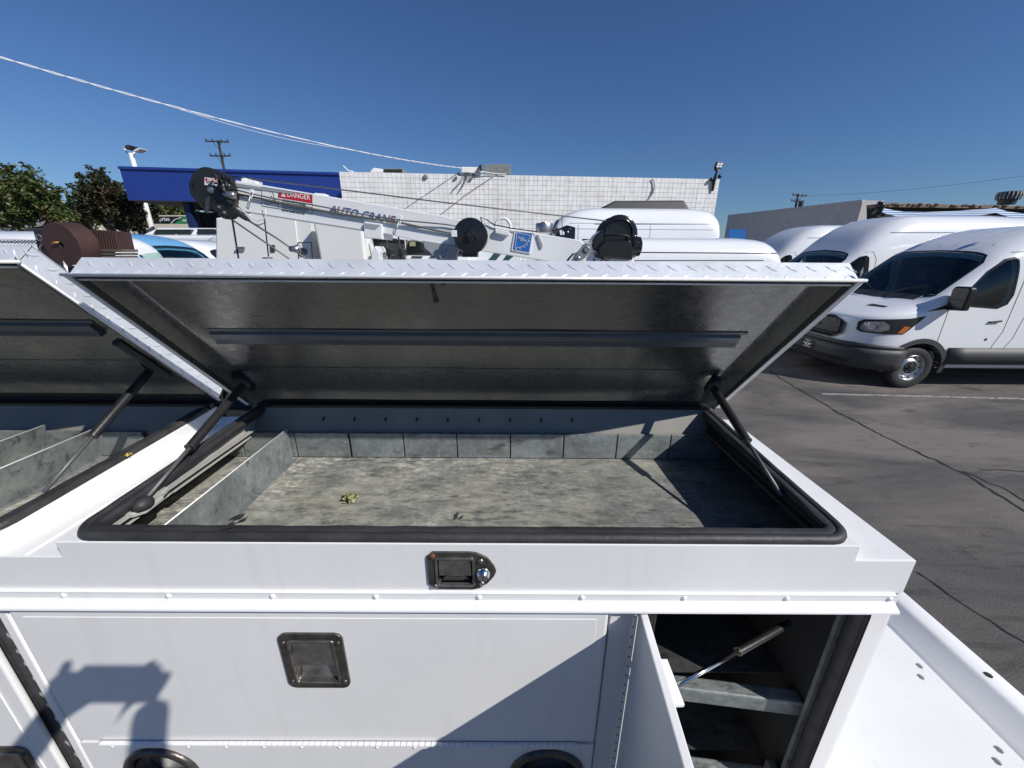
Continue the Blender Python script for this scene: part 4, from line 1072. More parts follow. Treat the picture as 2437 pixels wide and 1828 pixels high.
for k in range(16):
    a = at(535+rnd.uniform(-12, 12), 440+rnd.uniform(-14, 16), Y=YC-.05); b = a + Vector((rnd.uniform(-.04, .04), rnd.uniform(-.03, .0), rnd.uniform(-.04, .03)))
    g.tube([a, a.lerp(b, .5)+Vector((0, -.01, .02)), b], .0045, 5)
for k in range(6):
    g.ball(at(530+rnd.uniform(-10, 22), 462+rnd.uniform(-24, 48), Y=YC-.05), .014+rnd.random()*.012)
stuff(g.out('wiring_bundle', MAT['black'], crane, smooth=True))
g = G(); g.lathe(at(548, 464, Y=YC-.06), (1, 0, -.1), [(0, -.028), (.014, -.028), (.018, -.01), (.018, .02), (.010, .028), (0, .028)], 14); g.out('limit_switch', MAT['steel'], crane, smooth=True)
px_prism([(524, 486), (548, 480), (562, 500), (590, 524), (584, 526), (556, 510), (546, 523), (528, 520)], YC-.05, YC-.02, 'rope_wedge', MAT['black'], crane, bev=.004)
for nm, q, r, mm in (('hoist_line', [(548, 520), (640, 583), (712, 632)], .0045, 'cable'), ('hoist_line', [(571, 512), (660, 568), (752, 632)], .0050, 'cable'),
                 ('loose_wire', [(558, 492), (585, 508), (612, 524), (628, 522), (633, 510), (632, 498)], .003, 'wirewhite'), ('loose_wire', [(556, 478), (575, 500), (600, 530), (615, 536), (632, 530), (626, 512), (624, 500)], .0025, 'cable')):
    g = G(); g.tube([at(x, y, Y=YC-.03) for x, y in q], r, 6); g.out(nm, MAT[mm], crane, smooth=True)
g = G(); g.tube([at(690, 592, Y=YC-.03), at(712, 594, Y=YC-.03)], [.014, .02], 8); g.torus(at(706, 592, Y=YC-.04), (0, 1, 0), .014, .005, 14, 6); g.out('swivel_block', MAT['steel'], crane, smooth=True)
# pedestal down into the truck
px_prism([(1360, 645), (1480, 648), (1475, 900), (1370, 900)], YC+.0, YC+.14, 'pedestal', MAT['boomwhite'], crane)

# ------------------------------------------------------------------ brown drum and slatted block on a stand, behind the left lid
YD = 1.75
drum = thing('tool_drum', 'oxide brown round drum with a worn pin hole beside the left lid', 'drum', (at(165, 580, Y=YD).x, YD, .95))
c = at(146, 583, Y=YD)
ax = Vector((.10, .99, .04)).normalized()
g = G(); g.lathe(c, ax, [(.012, 0), (.085, 0), (.090, .004), (.090, .075), (.085, .08), (0, .08)], 48); g.out('drum_shell', MAT['brown'], drum, auto=35)
g = G(); g.lathe(c, ax, [(.012, -.001), (.013, .02), (0, .02)], 16); g.out('pin_hole', MAT['dark'], drum)
g = G(); g.tube([c+Vector((-.03, -.006, .008)), c+Vector((.0, -.008, .010))], .003, 6); g.out('bent_pin', MAT['gold'], drum, smooth=True)
px_prism([(150, 600), (225, 598), (228, 900), (140, 900)], YD+.10, YD+.2, 'drum_stand', MAT['black'], drum, bev=.004)
blk = thing('timber_block', 'dark ribbed timber block with grey planks behind the brown drum', 'timber block', (at(260, 590, Y=YD+.15).x, YD+.15, .95))
px_prism([(195, 545), (277, 551), (289, 600), (195, 597)], YD+.10, YD+.17, 'ribbed_block', MAT['brown'], blk, bev=.003)
g = G()
for k in range(13):
    p = at(200+6.0*k, 548 + .4*k, Y=YD+.097); q = at(203+6.6*k, 594, Y=YD+.097); g.tube([p, q], .0045, 5)
stuff(g.out('ribs', MAT['brown'], blk))
for y0, y1 in ((594, 600), (602, 608), (609.5, 616)):
    px_prism([(212, y0), (289, y0-.5), (292, y1-.5), (212, y1)], YD+.08, YD+.16, 'plank', MAT['oldwood'], blk, bev=.002)
px_prism([(235, 616), (305, 616), (305, 900), (235, 900)], YD+.16, YD+.3, 'block_stand', MAT['black'], blk)
# black upright post and machinery seen between the lids
post = thing('black_mast', 'black slanting steel upright between the left lid and the brown drum', 'mast', (at(110, 640, Y=2.0).x, 2.0, .95))
px_prism([(77, 545), (112, 547), (122, 600), (190, 700), (240, 900), (150, 900), (96, 620)], 2.0, 2.12, 'mast_plate', MAT['black'], post, bev=.004)
g = G(); g.tube([at(84, 560, Y=1.98), at(96, 566, Y=1.98), at(100, 578, Y=1.98), at(94, 590, Y=1.98), at(104, 612, Y=1.98)], .004, 6); g.torus(at(93, 566, Y=1.97), (0, 1, 0), .014, .003, 12, 5); g.out('mast_cable', MAT['cable'], post, smooth=True)
comp2 = thing('air_compressor', 'dark machinery with hoses and brackets in the gap between the two lids', 'compressor', (-1.25, 1.62, .95))
g = G(); g.box(-1.75, -.85, 1.42, 1.95, .955, 1.30); g.out('machine_case', MAT['black'], comp2, bev=.02)
g = G(); g.lathe((-1.7, 1.55, 1.42), (1, 0, 0), [(0, 0), (.10, .01), (.14, .05), (.14, .70), (.10, .74), (0, .75)], 24); g.out('air_tank', MAT['black'], comp2, auto=40)
rnd = random.Random(21)
g = G()
for k in range(9):
    a = Vector((-1.6+rnd.random()*.8, 1.38+rnd.random()*.2, 1.35+rnd.random()*.25)); g.tube([a, a+Vector((.06, -.02, .08)), a+Vector((.14, 0, .05)), a+Vector((.2, .04, -.04))], .011, 8)
stuff(g.out('hoses', MAT['black'], comp2, smooth=True))
for k, (x, z) in enumerate(((-1.35, 1.56), (-1.22, 1.50), (-1.10, 1.44), (-1.0, 1.42))):
    g = G(); g.box(x, x+.05, 1.40, 1.44, z-.05, z+.03); g.cyl((x+.02, 1.385, z), (x+.02, 1.40, z), .012, 10); g.out('bracket', MAT['oldwood'] if k % 2 else MAT['steel'], comp2, bev=.003)
g = G(); g.tube([(-1.0, 1.36, 1.40), (-1.0, 1.36, 1.46), (-1.005, 1.36, 1.50)], [.010, .014, .012], 8); g.out('valve', MAT['steel'], comp2, smooth=True)
mesh = thing('mesh_rack', 'white expanded metal rack with diamond openings at the left edge', 'rack', (at(30, 600, Y=2.6).x, 2.6, .95))
g = G()
for j in range(4):
    for s in (1, -1):
        pts = []
        for k in range(-3, 12):
            pts.append(at(8.3*k+2, 576 + 8*j + (3.2 if (k % 2) else -3.2)*s, Y=2.6))
        g.tube(pts, .0045, 5)
stuff(g.out('expanded_mesh', MAT['boomwhite'], mesh))
px_prism([(-40, 566), (92, 570), (92, 573), (-40, 569)], 2.58, 2.62, 'rack_rail', MAT['boomwhite'], mesh)
px_prism([(-40, 604), (98, 606), (100, 614), (-40, 612)], 2.58, 2.62, 'rack_rail', MAT['boomwhite'], mesh)
px_prism([(88, 606), (98, 606), (120, 900), (100, 900)], 2.58, 2.64, 'rack_post', MAT['boomwhite'], mesh)

# ------------------------------------------------------------------ small litter
def crumple(name, label, cat, c, r, m, n=26, seed=1, flat=.6):
    rnd = random.Random(seed); g = G(); c = Vector(c)
    for k in range(n):
        a = c + Vector((rnd.uniform(-1, 1)*r*.6, rnd.uniform(-1, 1)*r*.6, rnd.uniform(.1, 1)*r*flat))
        u = Vector((rnd.uniform(-1, 1), rnd.uniform(-1, 1), rnd.uniform(-.6, .6))).normalized(); w = u.cross(Vector((rnd.uniform(-1, 1), rnd.uniform(-1, 1), rnd.uniform(-1, 1)))).normalized()
        s = r*rnd.uniform(.35, .6); nrm = u.cross(w)
        g.add([a-u*s, a-u*s*.3+w*s*.5+nrm*s*.2, a+u*s*.4+w*s*.45-nrm*s*.15, a+u*s, a+u*s*.3-w*s*.5+nrm*s*.25, a-u*s*.4-w*s*.4-nrm*s*.1, a+nrm*s*.3],
              [(0, 1, 6), (1, 2, 6), (2, 3, 6), (3, 4, 6), (4, 5, 6), (5, 0, 6)])
    o = mk(name, g.v, g.f, m, None, base=c); return tag(o, label, cat)
p = at(836, 1190, Z=Z(FLR)); crumple('crumpled_leaf', 'crumpled pale green dry leaf lying on the stained box floor', 'leaf', (p.x, p.y, Z(FLR)), .020, MAT['drygreen'], 30, 2, 1.0)
p = at(307, 1084, Z=curb_z(.75)+.012); crumple('yellow_leaf', 'small bright yellow leaf caught on the left rubber seal', 'leaf', (p.x, p.y, p.z), .009, MAT['leaf'], 10, 3)
p = at(1955, 1213, Z=Z(.485)); crumple('dry_leaf', 'small dull yellow leaf inside the right rim of the open box', 'leaf', (p.x, p.y, p.z-.004), .008, MAT['leaf'], 10, 5)
# ------------------------------------------------------------------ vans
def lerp_tab(tab, x):
    if x <= tab[0][0]: return tab[0][1]
    for i in range(len(tab)-1):
        if x <= tab[i+1][0]:
            t = (x-tab[i][0])/(tab[i+1][0]-tab[i][0]); return tab[i][1]*(1-t) + tab[i+1][1]*t
    return tab[-1][1]

class VanShape:
    def __init__(s, L, W, tab, sill=.36, nose=.95, npow=3.1, top=5.2):
        s.L = L; s.W = W; s.tab = tab; s.sill = sill; s.nose = nose; s.npow = npow; s.tp = top
        # arc table of the plan outline, from the nose centre round to the rear
        pts = []
        for k in range(400):
            y = W*k/399.0*0.9999; pts.append((s.nose*(1-(1-(y/W)**npow)**(1/npow)), y))
        x = pts[-1][0]
        while x < L-.02: x += .02; pts.append((x, s.halfw(x)))
        s.arc = [(0, pts[0][0], pts[0][1])]
        for a, b in zip(pts, pts[1:]): s.arc.append((s.arc[-1][0] + math.hypot(b[0]-a[0], b[1]-a[1]), b[0], b[1]))
    def halfw(s, x):
        if x < s.nose: w = s.W*(max(0, 1-((s.nose-x)/s.nose)**s.npow))**(1/s.npow)
        else: w = s.W
        e = s.L - x
        if e < .14: w *= (1-((.14-e)/.14)**3)**(1/3) * .06 + .94
        return w
    def zt(s, x):
        z = lerp_tab(s.tab, x)
        e = s.L - x
        if e < .16: z -= .07*((.16-e)/.16)**2.2
        return z
    def zb(s, x): return max(.62, min(1.28, s.zt(x)-.26))
    def factor(s, x, z):
        zb = s.zb(x); zt = s.zt(x)
        if z <= zb: return 1.0 - .035*max(0, (.62-z)/.3)**2
        t = min(.9995, (z-zb)/(zt-zb)); return (1-t**s.tp)**(1/s.tp)
    def side(s, x, z): return s.halfw(x)*s.factor(x, z)
    def top(s, x, y):
        w = s.halfw(x); t = min(.9995, abs(y)/w); zb = s.zb(x); return zb + (s.zt(x)-zb)*(1-t**s.tp)**(1/s.tp)
    def at_s(s, a):
        lo, hi = 0, len(s.arc)-1
        while hi-lo > 1:
            m = (lo+hi)//2
            if s.arc[m][0] <= a: lo = m
            else: hi = m
        t = (a-s.arc[lo][0])/max(1e-9, s.arc[hi][0]-s.arc[lo][0])
        x = s.arc[lo][1]*(1-t)+s.arc[hi][1]*t; y = s.arc[lo][2]*(1-t)+s.arc[hi][2]*t
        return x, y
    def solid(s, off=0.0, x0=None, x1=None, sill=None, dx=.11):
        x0 = .006 if x0 is None else x0; x1 = s.L if x1 is None else x1
        xs = [x0]
        if x0 < .1: xs += [.015, .03, .055, .09, .13, .18, .24, .31, .39, .48, .58, .69, .80, .90]
        x = xs[-1] + dx
        while x < x1-.13: xs.append(x); x += dx
        xs += [x1-.13, x1-.07, x1-.03, x1] if off == 0 else [x1]
        if off: xs = [x for x in xs if x0 <= x <= x1]
        lv = []
        NS = 12
        v = []; f = []
        sl = s.sill if sill is None else sill
        for x in xs:
            w = s.halfw(x) - off; zt = s.zt(x) - off; zb = min(s.zb(x), zt-.05); ring = []
            ring.append((w*.93 if not off else w, sl)); 
            for k in range(1, 6): z = sl + (zb-sl)*k/5; ring.append((w*(1.0 if off else s.factor(x, z)), z))
            for k in range(1, NS+1):
                th = math.pi/2*k/NS
                ring.append((w*math.cos(th)**(2/s.tp) if k < NS else 0, zb + (zt-zb)*math.sin(th)**(2/s.tp)))
            lv.append([(x, y, z) for y, z in ring] + [(x, -y, z) for y, z in ring[-2::-1]])
        m = len(lv[0])
        for r in lv: v += r
        for i in range(len(lv)-1):
            for k in range(m): f.append((i*m+k, i*m+(k+1) % m, (i+1)*m+(k+1) % m, (i+1)*m+k))
        f.append(tuple(range(m-1, -1, -1))); f.append(tuple(range((len(lv)-1)*m, len(lv)*m)))
        g = G(); g.v = v; g.f = f; return g

def patch(poly, fn, step, name, m, parent, off=.004, thick=.0, smooth=True):
    """flat outline subdivided and laid onto a surface by fn(u, v) -> point, pushed out by off"""
    bm = bmesh.new()
    vs = [bm.verts.new((a, b, 0)) for a, b in poly]; bm.faces.new(vs)
    us = [a for a, b in poly]; ws = [b for a, b in poly]
    for lo, hi, ax in ((min(us), max(us), 0), (min(ws), max(ws), 1)):
        k = lo + step
        while k < hi - 1e-6:
            co = [0, 0, 0]; no = [0, 0, 0]; co[ax] = k; no[ax] = 1
            bmesh.ops.bisect_plane(bm, geom=bm.verts[:]+bm.edges[:]+bm.faces[:], plane_co=co, plane_no=no); k += step
    bmesh.ops.triangulate(bm, faces=bm.faces[:])
    e = 1e-3; verts = []; 
    for q in bm.verts:
        a, b = q.co.x, q.co.y
        p = Vector(fn(a, b)); du = Vector(fn(a+e, b)) - Vector(fn(a-e, b)); dv = Vector(fn(a, b+e)) - Vector(fn(a, b-e))
        n = du.cross(dv)
        if n.length < 1e-12: n = Vector((0, 0, 1))
        n.normalize()
        c = p - Vector((2.6, 0, 1.0))
        if n.dot(c) < 0: n = -n
        verts.append(p + n*off)
    bm.verts.index_update()
    faces = [tuple(v.index for v in fc.verts) for fc in bm.faces]
    bm.free()
    o = mk(name, verts, faces, m, parent, smooth=smooth)
    if thick:
        sd = o.modifiers.new('thick', 'SOLIDIFY'); sd.thickness = thick; sd.offset = -1 
        # normals may be flipped by recalculation on an open sheet: use a centred shell
        sd.offset = 0
    return o

def strip(pts, w):
    """outline of a narrow band following a polyline"""
    L = []; Rr = []
    for i, p in enumerate(pts):
        a = Vector(pts[max(i-1, 0)]); b = Vector(pts[min(i+1, len(pts)-1)]); d = (b-a).normalized(); n = Vector((-d.y, d.x))*w/2
        L.append((p[0]+n.x, p[1]+n.y)); Rr.append((p[0]-n.x, p[1]-n.y))
    return L, Rr
def strip_patch(pts, w, fn, name, m, parent, off=.002, sub=.08):
    P = []
    for i in range(len(pts)-1):
        a = Vector(pts[i]); b = Vector(pts[i+1]); n = max(1, int((b-a).length/sub))
        for k in range(n): P.append(tuple(a.lerp(b, k/n)))
    P.append(pts[-1])
    L, Rr = strip(P, w)
    v = []; e = 1e-3
    for q in L + Rr:
        p = Vector(fn(*q)); du = Vector(fn(q[0]+e, q[1])) - Vector(fn(q[0]-e, q[1])); dv = Vector(fn(q[0], q[1]+e)) - Vector(fn(q[0], q[1]-e))
        n = du.cross(dv); n.normalize()
        if n.dot(p - Vector((2.6, 0, 1.0))) < 0: n = -n
        v.append(p + n*off)
    m_ = len(L)
    return mk(name, v, [(i, i+1, m_+i+1, m_+i) for i in range(m_-1)], m, parent, smooth=True)

def make_van(name, label, cat, group, kind, col='vanwhite', detail=2, sidewin=False, glass='glass'):
    H_ = dict(mid=2.60, high=2.95, low=2.38, sprinter=3.10, compact=2.42)[kind]
    L = dict(mid=5.95, high=5.95, low=5.3, sprinter=5.3, compact=4.5)[kind]
    if kind in ('mid', 'high'):
        wsT = 2.16
        tab = [(0, 1.03), (.02, 1.11), (.08, 1.17), (.25, 1.23), (.55, 1.31), (.93, 1.41), (1.02, 1.47), (1.80, 2.18)]
        rise = H_ - 2.18
        for k in range(1, 9): t = k/8; tab.append((1.80 + 1.35*t, 2.18 + rise*(1-(1-t)**2.1)))
        tab += [(L-1.2, H_+.01), (L, H_-.04)]
    else:
        tab = [(0, .9), (.03, .98), (.12, 1.05), (.45, 1.17), (.85, 1.30), (.95, 1.38), (1.62, H_-.30), (1.85, H_-.14), (2.15, H_-.04), (2.5, H_), (L-.6, H_), (L-.25, H_-.03), (L, H_-.16)]
    S = VanShape(L, 1.0, tab)
    root = thing(name, label, cat, (0, 0, 0), group)
    g = S.solid()
    body = g.out('body', MAT[col], root, auto=32)
    wxF, wxR, wr = 1.00, L-1.18, .355
    cuts = []
    for wx in (wxF, wxR):
        for sgn in (-1, 1):
            c = G(); c.cyl((wx, sgn*.66, .355), (wx, sgn*1.2, .355), wr+.075, 40); cuts.append(c)
    fw = [(1.27, 1.40), (1.98, 1.35), (2.10, 1.41), (2.14, 1.55), (2.06, 2.06), (2.01, 2.09), (1.90, 2.06), (1.68, 1.88)] if kind in ('mid', 'high') else [(1.22, 1.30), (2.0, 1.26), (2.02, H_-.46), (1.85, H_-.42), (1.66, H_-.50)]
    wsp = [(1.06, -.70), (1.04, 0), (1.06, .70), (1.12, .83), (1.68, .80), (1.76, .74), (1.80, 0), (1.76, -.74), (1.68, -.80), (1.12, -.83)]
    if kind not in ('mid', 'high'): wsp = [(x*.955, y) for x, y in wsp]
    if detail >= 2:
        cav = S.solid(off=.075, x0=1.02, x1=3.2, sill=.62); cuts.append(cav)
        c = G(); c.prism_y(fw, -1.3, 1.3); cuts.append(c)
        c = G(); c.prism_z(wsp, 1.3, 2.6); cuts.append(c)
    bool_cut(body, cuts)
    bm = bmesh.new(); bm.from_mesh(body.data)
    for e_ in bm.edges:
        if len(e_.link_faces) == 2: e_.smooth = e_.calc_face_angle(0) < R(30)
    for fc in bm.faces: fc.smooth = True
    bm.to_mesh(body.data); bm.free()
    SD = {s: (lambda x, z, s=s: (x, s*S.side(x, z), z)) for s in (-1, 1)}
    def NS_(s): 
        def fn(a, z):
            x, y = S.at_s(abs(a)); y = y*S.factor(max(x, .02), z); return (x, (s*y if a >= 0 else -s*y), z)
        return fn
    TP = lambda x, y: (x, y, S.top(x, y))
    # glass
    ws = patch(wsp, TP, .16, 'windscreen', MAT[glass if detail >= 2 else 'glass_dark'], root, off=.001 if detail >= 2 else .004)
    strip_patch([(1.05, -.72), (1.10, -.845), (1.69, -.815), (1.78, -.75), (1.82, 0), (1.78, .75), (1.69, .815), (1.10, .845), (1.05, .72)] if kind in ('mid', 'high') else [(x*.955, y) for x, y in [(1.06, -.70), (1.10, -.82), (1.66, -.78), (1.75, -.70), (1.79, 0), (1.75, .70), (1.66, .78), (1.10, .82), (1.06, .70)]], .035, TP, 'windscreen_frit', MAT['blackgloss'], ws, off=.004)
    patch([(.93, -.66), (1.06, -.70), (1.06, .70), (.93, .66), (.915, 0)] if kind in ('mid', 'high') else [(.87, -.66), (1.01, -.70), (1.01, .70), (.87, .66)], TP, .12, 'cowl', MAT['clad'], root, off=.004)
    for s in (-1, 1):
        wn_ = patch(fw, SD[s], .15, 'door_window', MAT[glass if detail >= 2 else 'glass_dark'], root, off=.001 if detail >= 2 else .004)
        strip_patch(fw + [fw[0]], .030, SD[s], 'window_rubber', MAT['blackgloss'], wn_, off=.005)
        if kind in ('mid', 'high'):
            patch([(.90, 1.28), (1.30, 1.35), (1.32, 1.43), (1.27, 1.43)], SD[s], .1, 'mirror_sail', MAT['black'], root, off=.006)
        strip_patch([(1.235, .72), (1.235, 1.32)], .008, SD[s], 'door_seam', MAT['seam'], root)
        strip_patch([(2.14, .42), (2.14, .74), (2.22, .97), (2.23, 2.02), (2.14, 2.18), (2.0, 2.17)] if kind in ('mid', 'high') else [(2.1, .42), (2.1, H_-.4)], .008, SD[s], 'door_seam', MAT['seam'], root)
        strip_patch([(2.32, .42), (2.32, .66), (2.42, .86), (2.46, 1.2)], .008, SD[s], 'door_seam', MAT['seam'], root)
        strip_patch([(2.46, H_-.38), (L-.35, H_-.36)], .012, SD[s], 'roof_moulding', MAT['seam'], root)
        strip_patch([(3.7, .5), (3.7, H_-.4)], .007, SD[s], 'door_seam', MAT['seam'], root)
        # cladding along the sill and round the arch
        patch([(1.46, .44), (wxR-.47, .44), (wxR-.47, .71), (1.46, .71)], SD[s], .3, 'side_cladding', MAT['clad'], root, off=.020, thick=.036)
        patch([(wxR+.47, .44), (L-.05, .44), (L-.05, .71), (wxR+.47, .71)], SD[s], .3, 'side_cladding', MAT['clad'], root, off=.020, thick=.036)
        strip_patch([(1.36, .375), (wxR-.40, .375)], .012, SD[s], 'sill_edge', MAT['steel'], root, off=.006)
        for wx in (wxF, wxR):
            pr = [((wr+.112)*math.cos(R(t))+wx, .355+(wr+.112)*math.sin(R(t))) for t in range(-8, 189, 7)]
            strip_patch(pr, .078, SD[s], 'arch_trim', MAT['clad'], root, off=.022)
            o_ = [((wr+.074)*math.cos(R(t))+wx, .355+(wr+.074)*math.sin(R(t))) for t in range(-8, 189, 7)]
            v = []
            for x, z in o_: y = S.side(x, z); v += [(x, s*(y+.022), z), (x, s*(y-.10), z)]
            mk('arch_lip', v, [(2*i, 2*i+1, 2*i+3, 2*i+2) for i in range(len(o_)-1)], MAT['clad'], root, smooth=True)
            # wheel
            y1 = s*.975; d = -s
            g = G(); g.lathe((wx, y1, .355), (0, d, 0), [(.205, .012), (.225, .0), (.30, -.004), (.335, .006), (.352, .022), (.355, .05), (.355, .19), (.33, .22), (.22, .22)], 40)
            wheel = g.out('wheel', MAT['tyre'], root, auto=40)
            if detail >= 1:
                g = G(); g.lathe((wx, y1, .355), (0, d, 0), [(.222, .010), (.212, .004), (.204, .014), (.196, .05), (.165, .055), (.150, .040), (.118, .024), (.108, .028), (.102, .055), (.06, .058), (.055, .030), (.0, .026)], 40)
                g.out('rim', MAT['rim'], wheel, auto=40)
                g = G(); g.lathe((wx, y1-d*.002, .355), (0, d, 0), [(.100, .036), (.085, .030), (.048, .030), (.043, .004), (0, -.002)], 20)
                g.out('hub', MAT['black'], wheel, auto=40)
                for k in range(10):
                    t = 2*math.pi*k/10; q = Vector((wx+.178*math.cos(t), y1+d*.052, .355+.178*math.sin(t))); g = G(); g.cyl(q, q-Vector((0, d*.004, 0)), .013, 10); g.out('rim_hole', MAT['seam'], wheel)
                for k in range(5):
                    t = 2*math.pi*k/5+.3; q = Vector((wx+.073*math.cos(t), y1+d*.034, .355+.073*math.sin(t))); g = G(); g.cyl(q, q-Vector((0, d*.022, 0)), .011, 6); g.out('wheel_nut', MAT['steel'], wheel)
        # mirror
        if kind in ('mid', 'high'):
            mx, my, mz = 1.22, 1.13, 1.50
            g = G(); g.prism_x([(s*(my-.12), mz-.19), (s*(my+.115), mz-.17), (s*(my+.135), mz+.13), (s*(my+.10), mz+.185), (s*(my-.10), mz+.175), (s*(my-.13), mz+.13)], mx-.06, mx+.05)
            mr = g.out('mirror', MAT['blackgloss'], root, bev=.025, seg=3)
            g = G(); g.box(mx-.064, mx-.058, min(s*(my-.08), s*(my+.08)), max(s*(my-.08), s*(my+.08)), mz-.02, mz-.012); g.out('mirror_split', MAT['seam'], mr)
            g = G(); g.hexa([(mx-.06, s*.93, mz-.17), (mx+.04, s*.93, mz-.17), (mx+.04, s*(my-.05), mz-.16), (mx-.05, s*(my-.05), mz-.16), (mx-.05, s*.93, mz-.10), (mx+.03, s*.93, mz-.10), (mx+.03, s*(my-.05), mz-.10), (mx-.04, s*(my-.05), mz-.10)]); g.out('mirror_arm', MAT['black'], mr, bev=.012)
        # handle, lock
        hx = 2.02
        y = S.side(hx, 1.14)
        g = G(); g.hexa([(hx-.09, s*y, 1.115), (hx+.09, s*y, 1.13), (hx+.09, s*(y+.035), 1.135), (hx-.09, s*(y+.03), 1.12), (hx-.09, s*y, 1.145), (hx+.09, s*y, 1.165), (hx+.09, s*(y+.035), 1.16), (hx-.09, s*(y+.03), 1.142)]); g.out('door_handle', MAT['black'], root, bev=.008)
        q = Vector((hx-.02, s*S.side(hx-.02, .85), .85)); g = G(); g.cyl(q, q+Vector((0, s*.004, 0)), .022, 12); g.out('door_lock', MAT['clad'], root)
    # front end
    F = NS_(1)
    if kind in ('mid', 'high'):
        def band(a0, a1, z0, z1, *mid):
            top = [(a0 + (a1-a0)*k/16, z1) for k in range(17)]; return [(a0, z0)] + [(a0 + (a1-a0)*k/16, z0) for k in range(1, 17)] + top[::-1]
        patch(band(-1.46, 1.46, .33, .66), F, .12, 'bumper', MAT['clad'], root, off=.030, thick=.05)
        patch([(-1.44, .66), (1.44, .66), (1.42, .715), (.9, .74), (-.9, .74), (-1.42, .715)], F, .12, 'bumper_top', MAT['clad'], root, off=.022, thick=.02)
        gr = patch([(-.42, .77), (.42, .77), (.56, .86), (.58, 1.03), (.50, 1.11), (-.50, 1.11), (-.58, 1.03), (-.56, .86)], F, .1, 'grille', MAT['blackgloss'], root, off=.012, thick=.02)
        for z in (.825, .873, .921, .969, 1.017, 1.065):
            hw = .47 if z < .84 or z > 1.05 else .52
            strip_patch([(-hw, z), (hw, z)], .016, F, 'grille_bar', MAT['clad'], gr, off=.036, sub=.1)
        strip_patch([(-.42, .77), (.42, .77), (.56, .86), (.58, 1.03), (.50, 1.11), (-.50, 1.11), (-.58, 1.03), (-.56, .86), (-.42, .77)], .022, F, 'grille_surround', MAT['clad'], gr, off=.036)
        ov = [(.115*math.cos(t), .96+.045*math.sin(t)) for t in [2*math.pi*k/24 for k in range(24)]]
        patch(ov, F, .2, 'badge', MAT['steel'], gr, off=.050)
        patch([(x*.9, .96+(z-.96)*.8) for x, z in ov], F, .2, 'badge_field', MAT['signblack'], gr, off=.053)
        text_obj('Ford', MAT['decal'], gr, (-.056, .065, .937), (0, -1, 0), (0, 0, 1), .045, .13, 'badge_script', .001, shear=.4)
        # plate with a winged emblem
        pl = patch([(-.17, .475), (.17, .475), (.17, .625), (-.17, .625)], F, .2, 'dealer_plate', MAT['signblack'], root, off=.060)
        em = patch([(-.11, .565), (-.03, .56), (0, .59), (.03, .56), (.11, .565), (.06, .535), (.0, .515), (-.06, .535)], F, .2, 'plate_wings', MAT['decal'], pl, off=.0625)
        patch([(.022*math.cos(t), .55+.022*math.sin(t)) for t in [2*math.pi*k/14 for k in range(14)]], F, .2, 'plate_disc', MAT['green'], pl, off=.0645)
        strip_patch([(-.09, .497), (.09, .497)], .012, F, 'plate_line', MAT['decal'], pl, off=.0625)
        strip_patch([(-.07, .608), (.07, .608)], .010, F, 'plate_line', MAT['decal'], pl, off=.0625)
        patch([(-.75, .40), (.75, .40), (.8, .47), (-.8, .47)], F, .15, 'lower_intake', MAT['seam'], root, off=.058)
        for s in (-1, 1):
            Fs = NS_(s)
            hl = patch([(.74, 0.955), (.80, 0.920), (1.12, 0.910), (1.36, 0.925), (1.62, 1.215), (1.40, 1.175), (1.05, 1.145), (.82, 1.120), (.745, 1.075)], Fs, .1, 'headlight', MAT['signblack'], root, off=.008)
            patch([(.79, 0.965), (.86, 0.940), (1.04, 0.940), (1.14, 0.985), (1.13, 1.055), (1.04, 1.110), (.84, 1.085), (.79, 1.035)], Fs, .06, 'reflector', MAT['lens'], hl, off=.014)
            patch([(.92+.045*math.cos(t), 1.02+.045*math.sin(t)) for t in [2*math.pi*k/16 for k in range(16)]], Fs, .2, 'lamp', MAT['chrome'], hl, off=.018)
            patch([(1.26, 0.935), (1.35, 0.938), (1.42, 1.04), (1.33, 1.05)], Fs, .08, 'indicator', MAT['amber'], hl, off=.014)
            strip_patch([(1.40, .70), (1.44, .76)], .006, Fs, 'shut_line', MAT['seam'], root)
            strip_patch([(.30, 1.13), (.62, .99), (.80, .98)], .006, Fs, 'shut_line', MAT['seam'], root) if False else None
            patch([(.50, s*.36), (.60, s*.36), (.60, s*.66), (.54, s*.66)], TP, .1, 'bonnet_vent', MAT['seam'], root, off=.005)
            g = G(); a = Vector(TP(1.02, s*.10)); b = Vector(TP(1.20, s*.62)); g.tube([a+Vector((0, 0, .012)), a.lerp(b, .5)+Vector((-.02, 0, .035)), b+Vector((0, 0, .014))], .007, 5); g.out('wiper', MAT['black'], root)
            patch([(1.15, .355), (1.40, .355), (1.40, .425), (1.15, .415)], Fs, .1, 'tow_step', MAT['black'], root, off=.045)
        for y in (-.62, -.38, -.13, .13, .38, .62):
            strip_patch([(1.95+abs(y)*.1, y), (2.4, y), (3.2, y), (L-.5, y)], .020, TP, 'roof_rib', MAT[col], root, off=.010, sub=.15)
    if detail >= 2:
        g = G()
        for s in (-1, 1):
            g.box(2.15, 2.30, s*.48-.24, s*.48+.24, .9, 1.62); g.box(1.65, 2.2, s*.48-.25, s*.48+.25, .85, 1.0); g.box(2.15, 2.25, s*.48-.12, s*.48+.12, 1.64, 1.82)
        g.out('seats', MAT['clad'], root, bev=.04)
        g = G(); g.hexa([(1.05, -.88, .7), (1.45, -.88, .7), (1.45, .88, .7), (1.05, .88, .7), (1.05, -.88, 1.30), (1.40, -.88, 1.26), (1.40, .88, 1.26), (1.05, .88, 1.30)]); g.out('dashboard', MAT['black'], root, bev=.03)
        g = G(); g.torus((1.50, -.48, 1.22), (-.85, 0, .5), .19, .014, 20, 6); g.out('steering_wheel', MAT['black'], root)
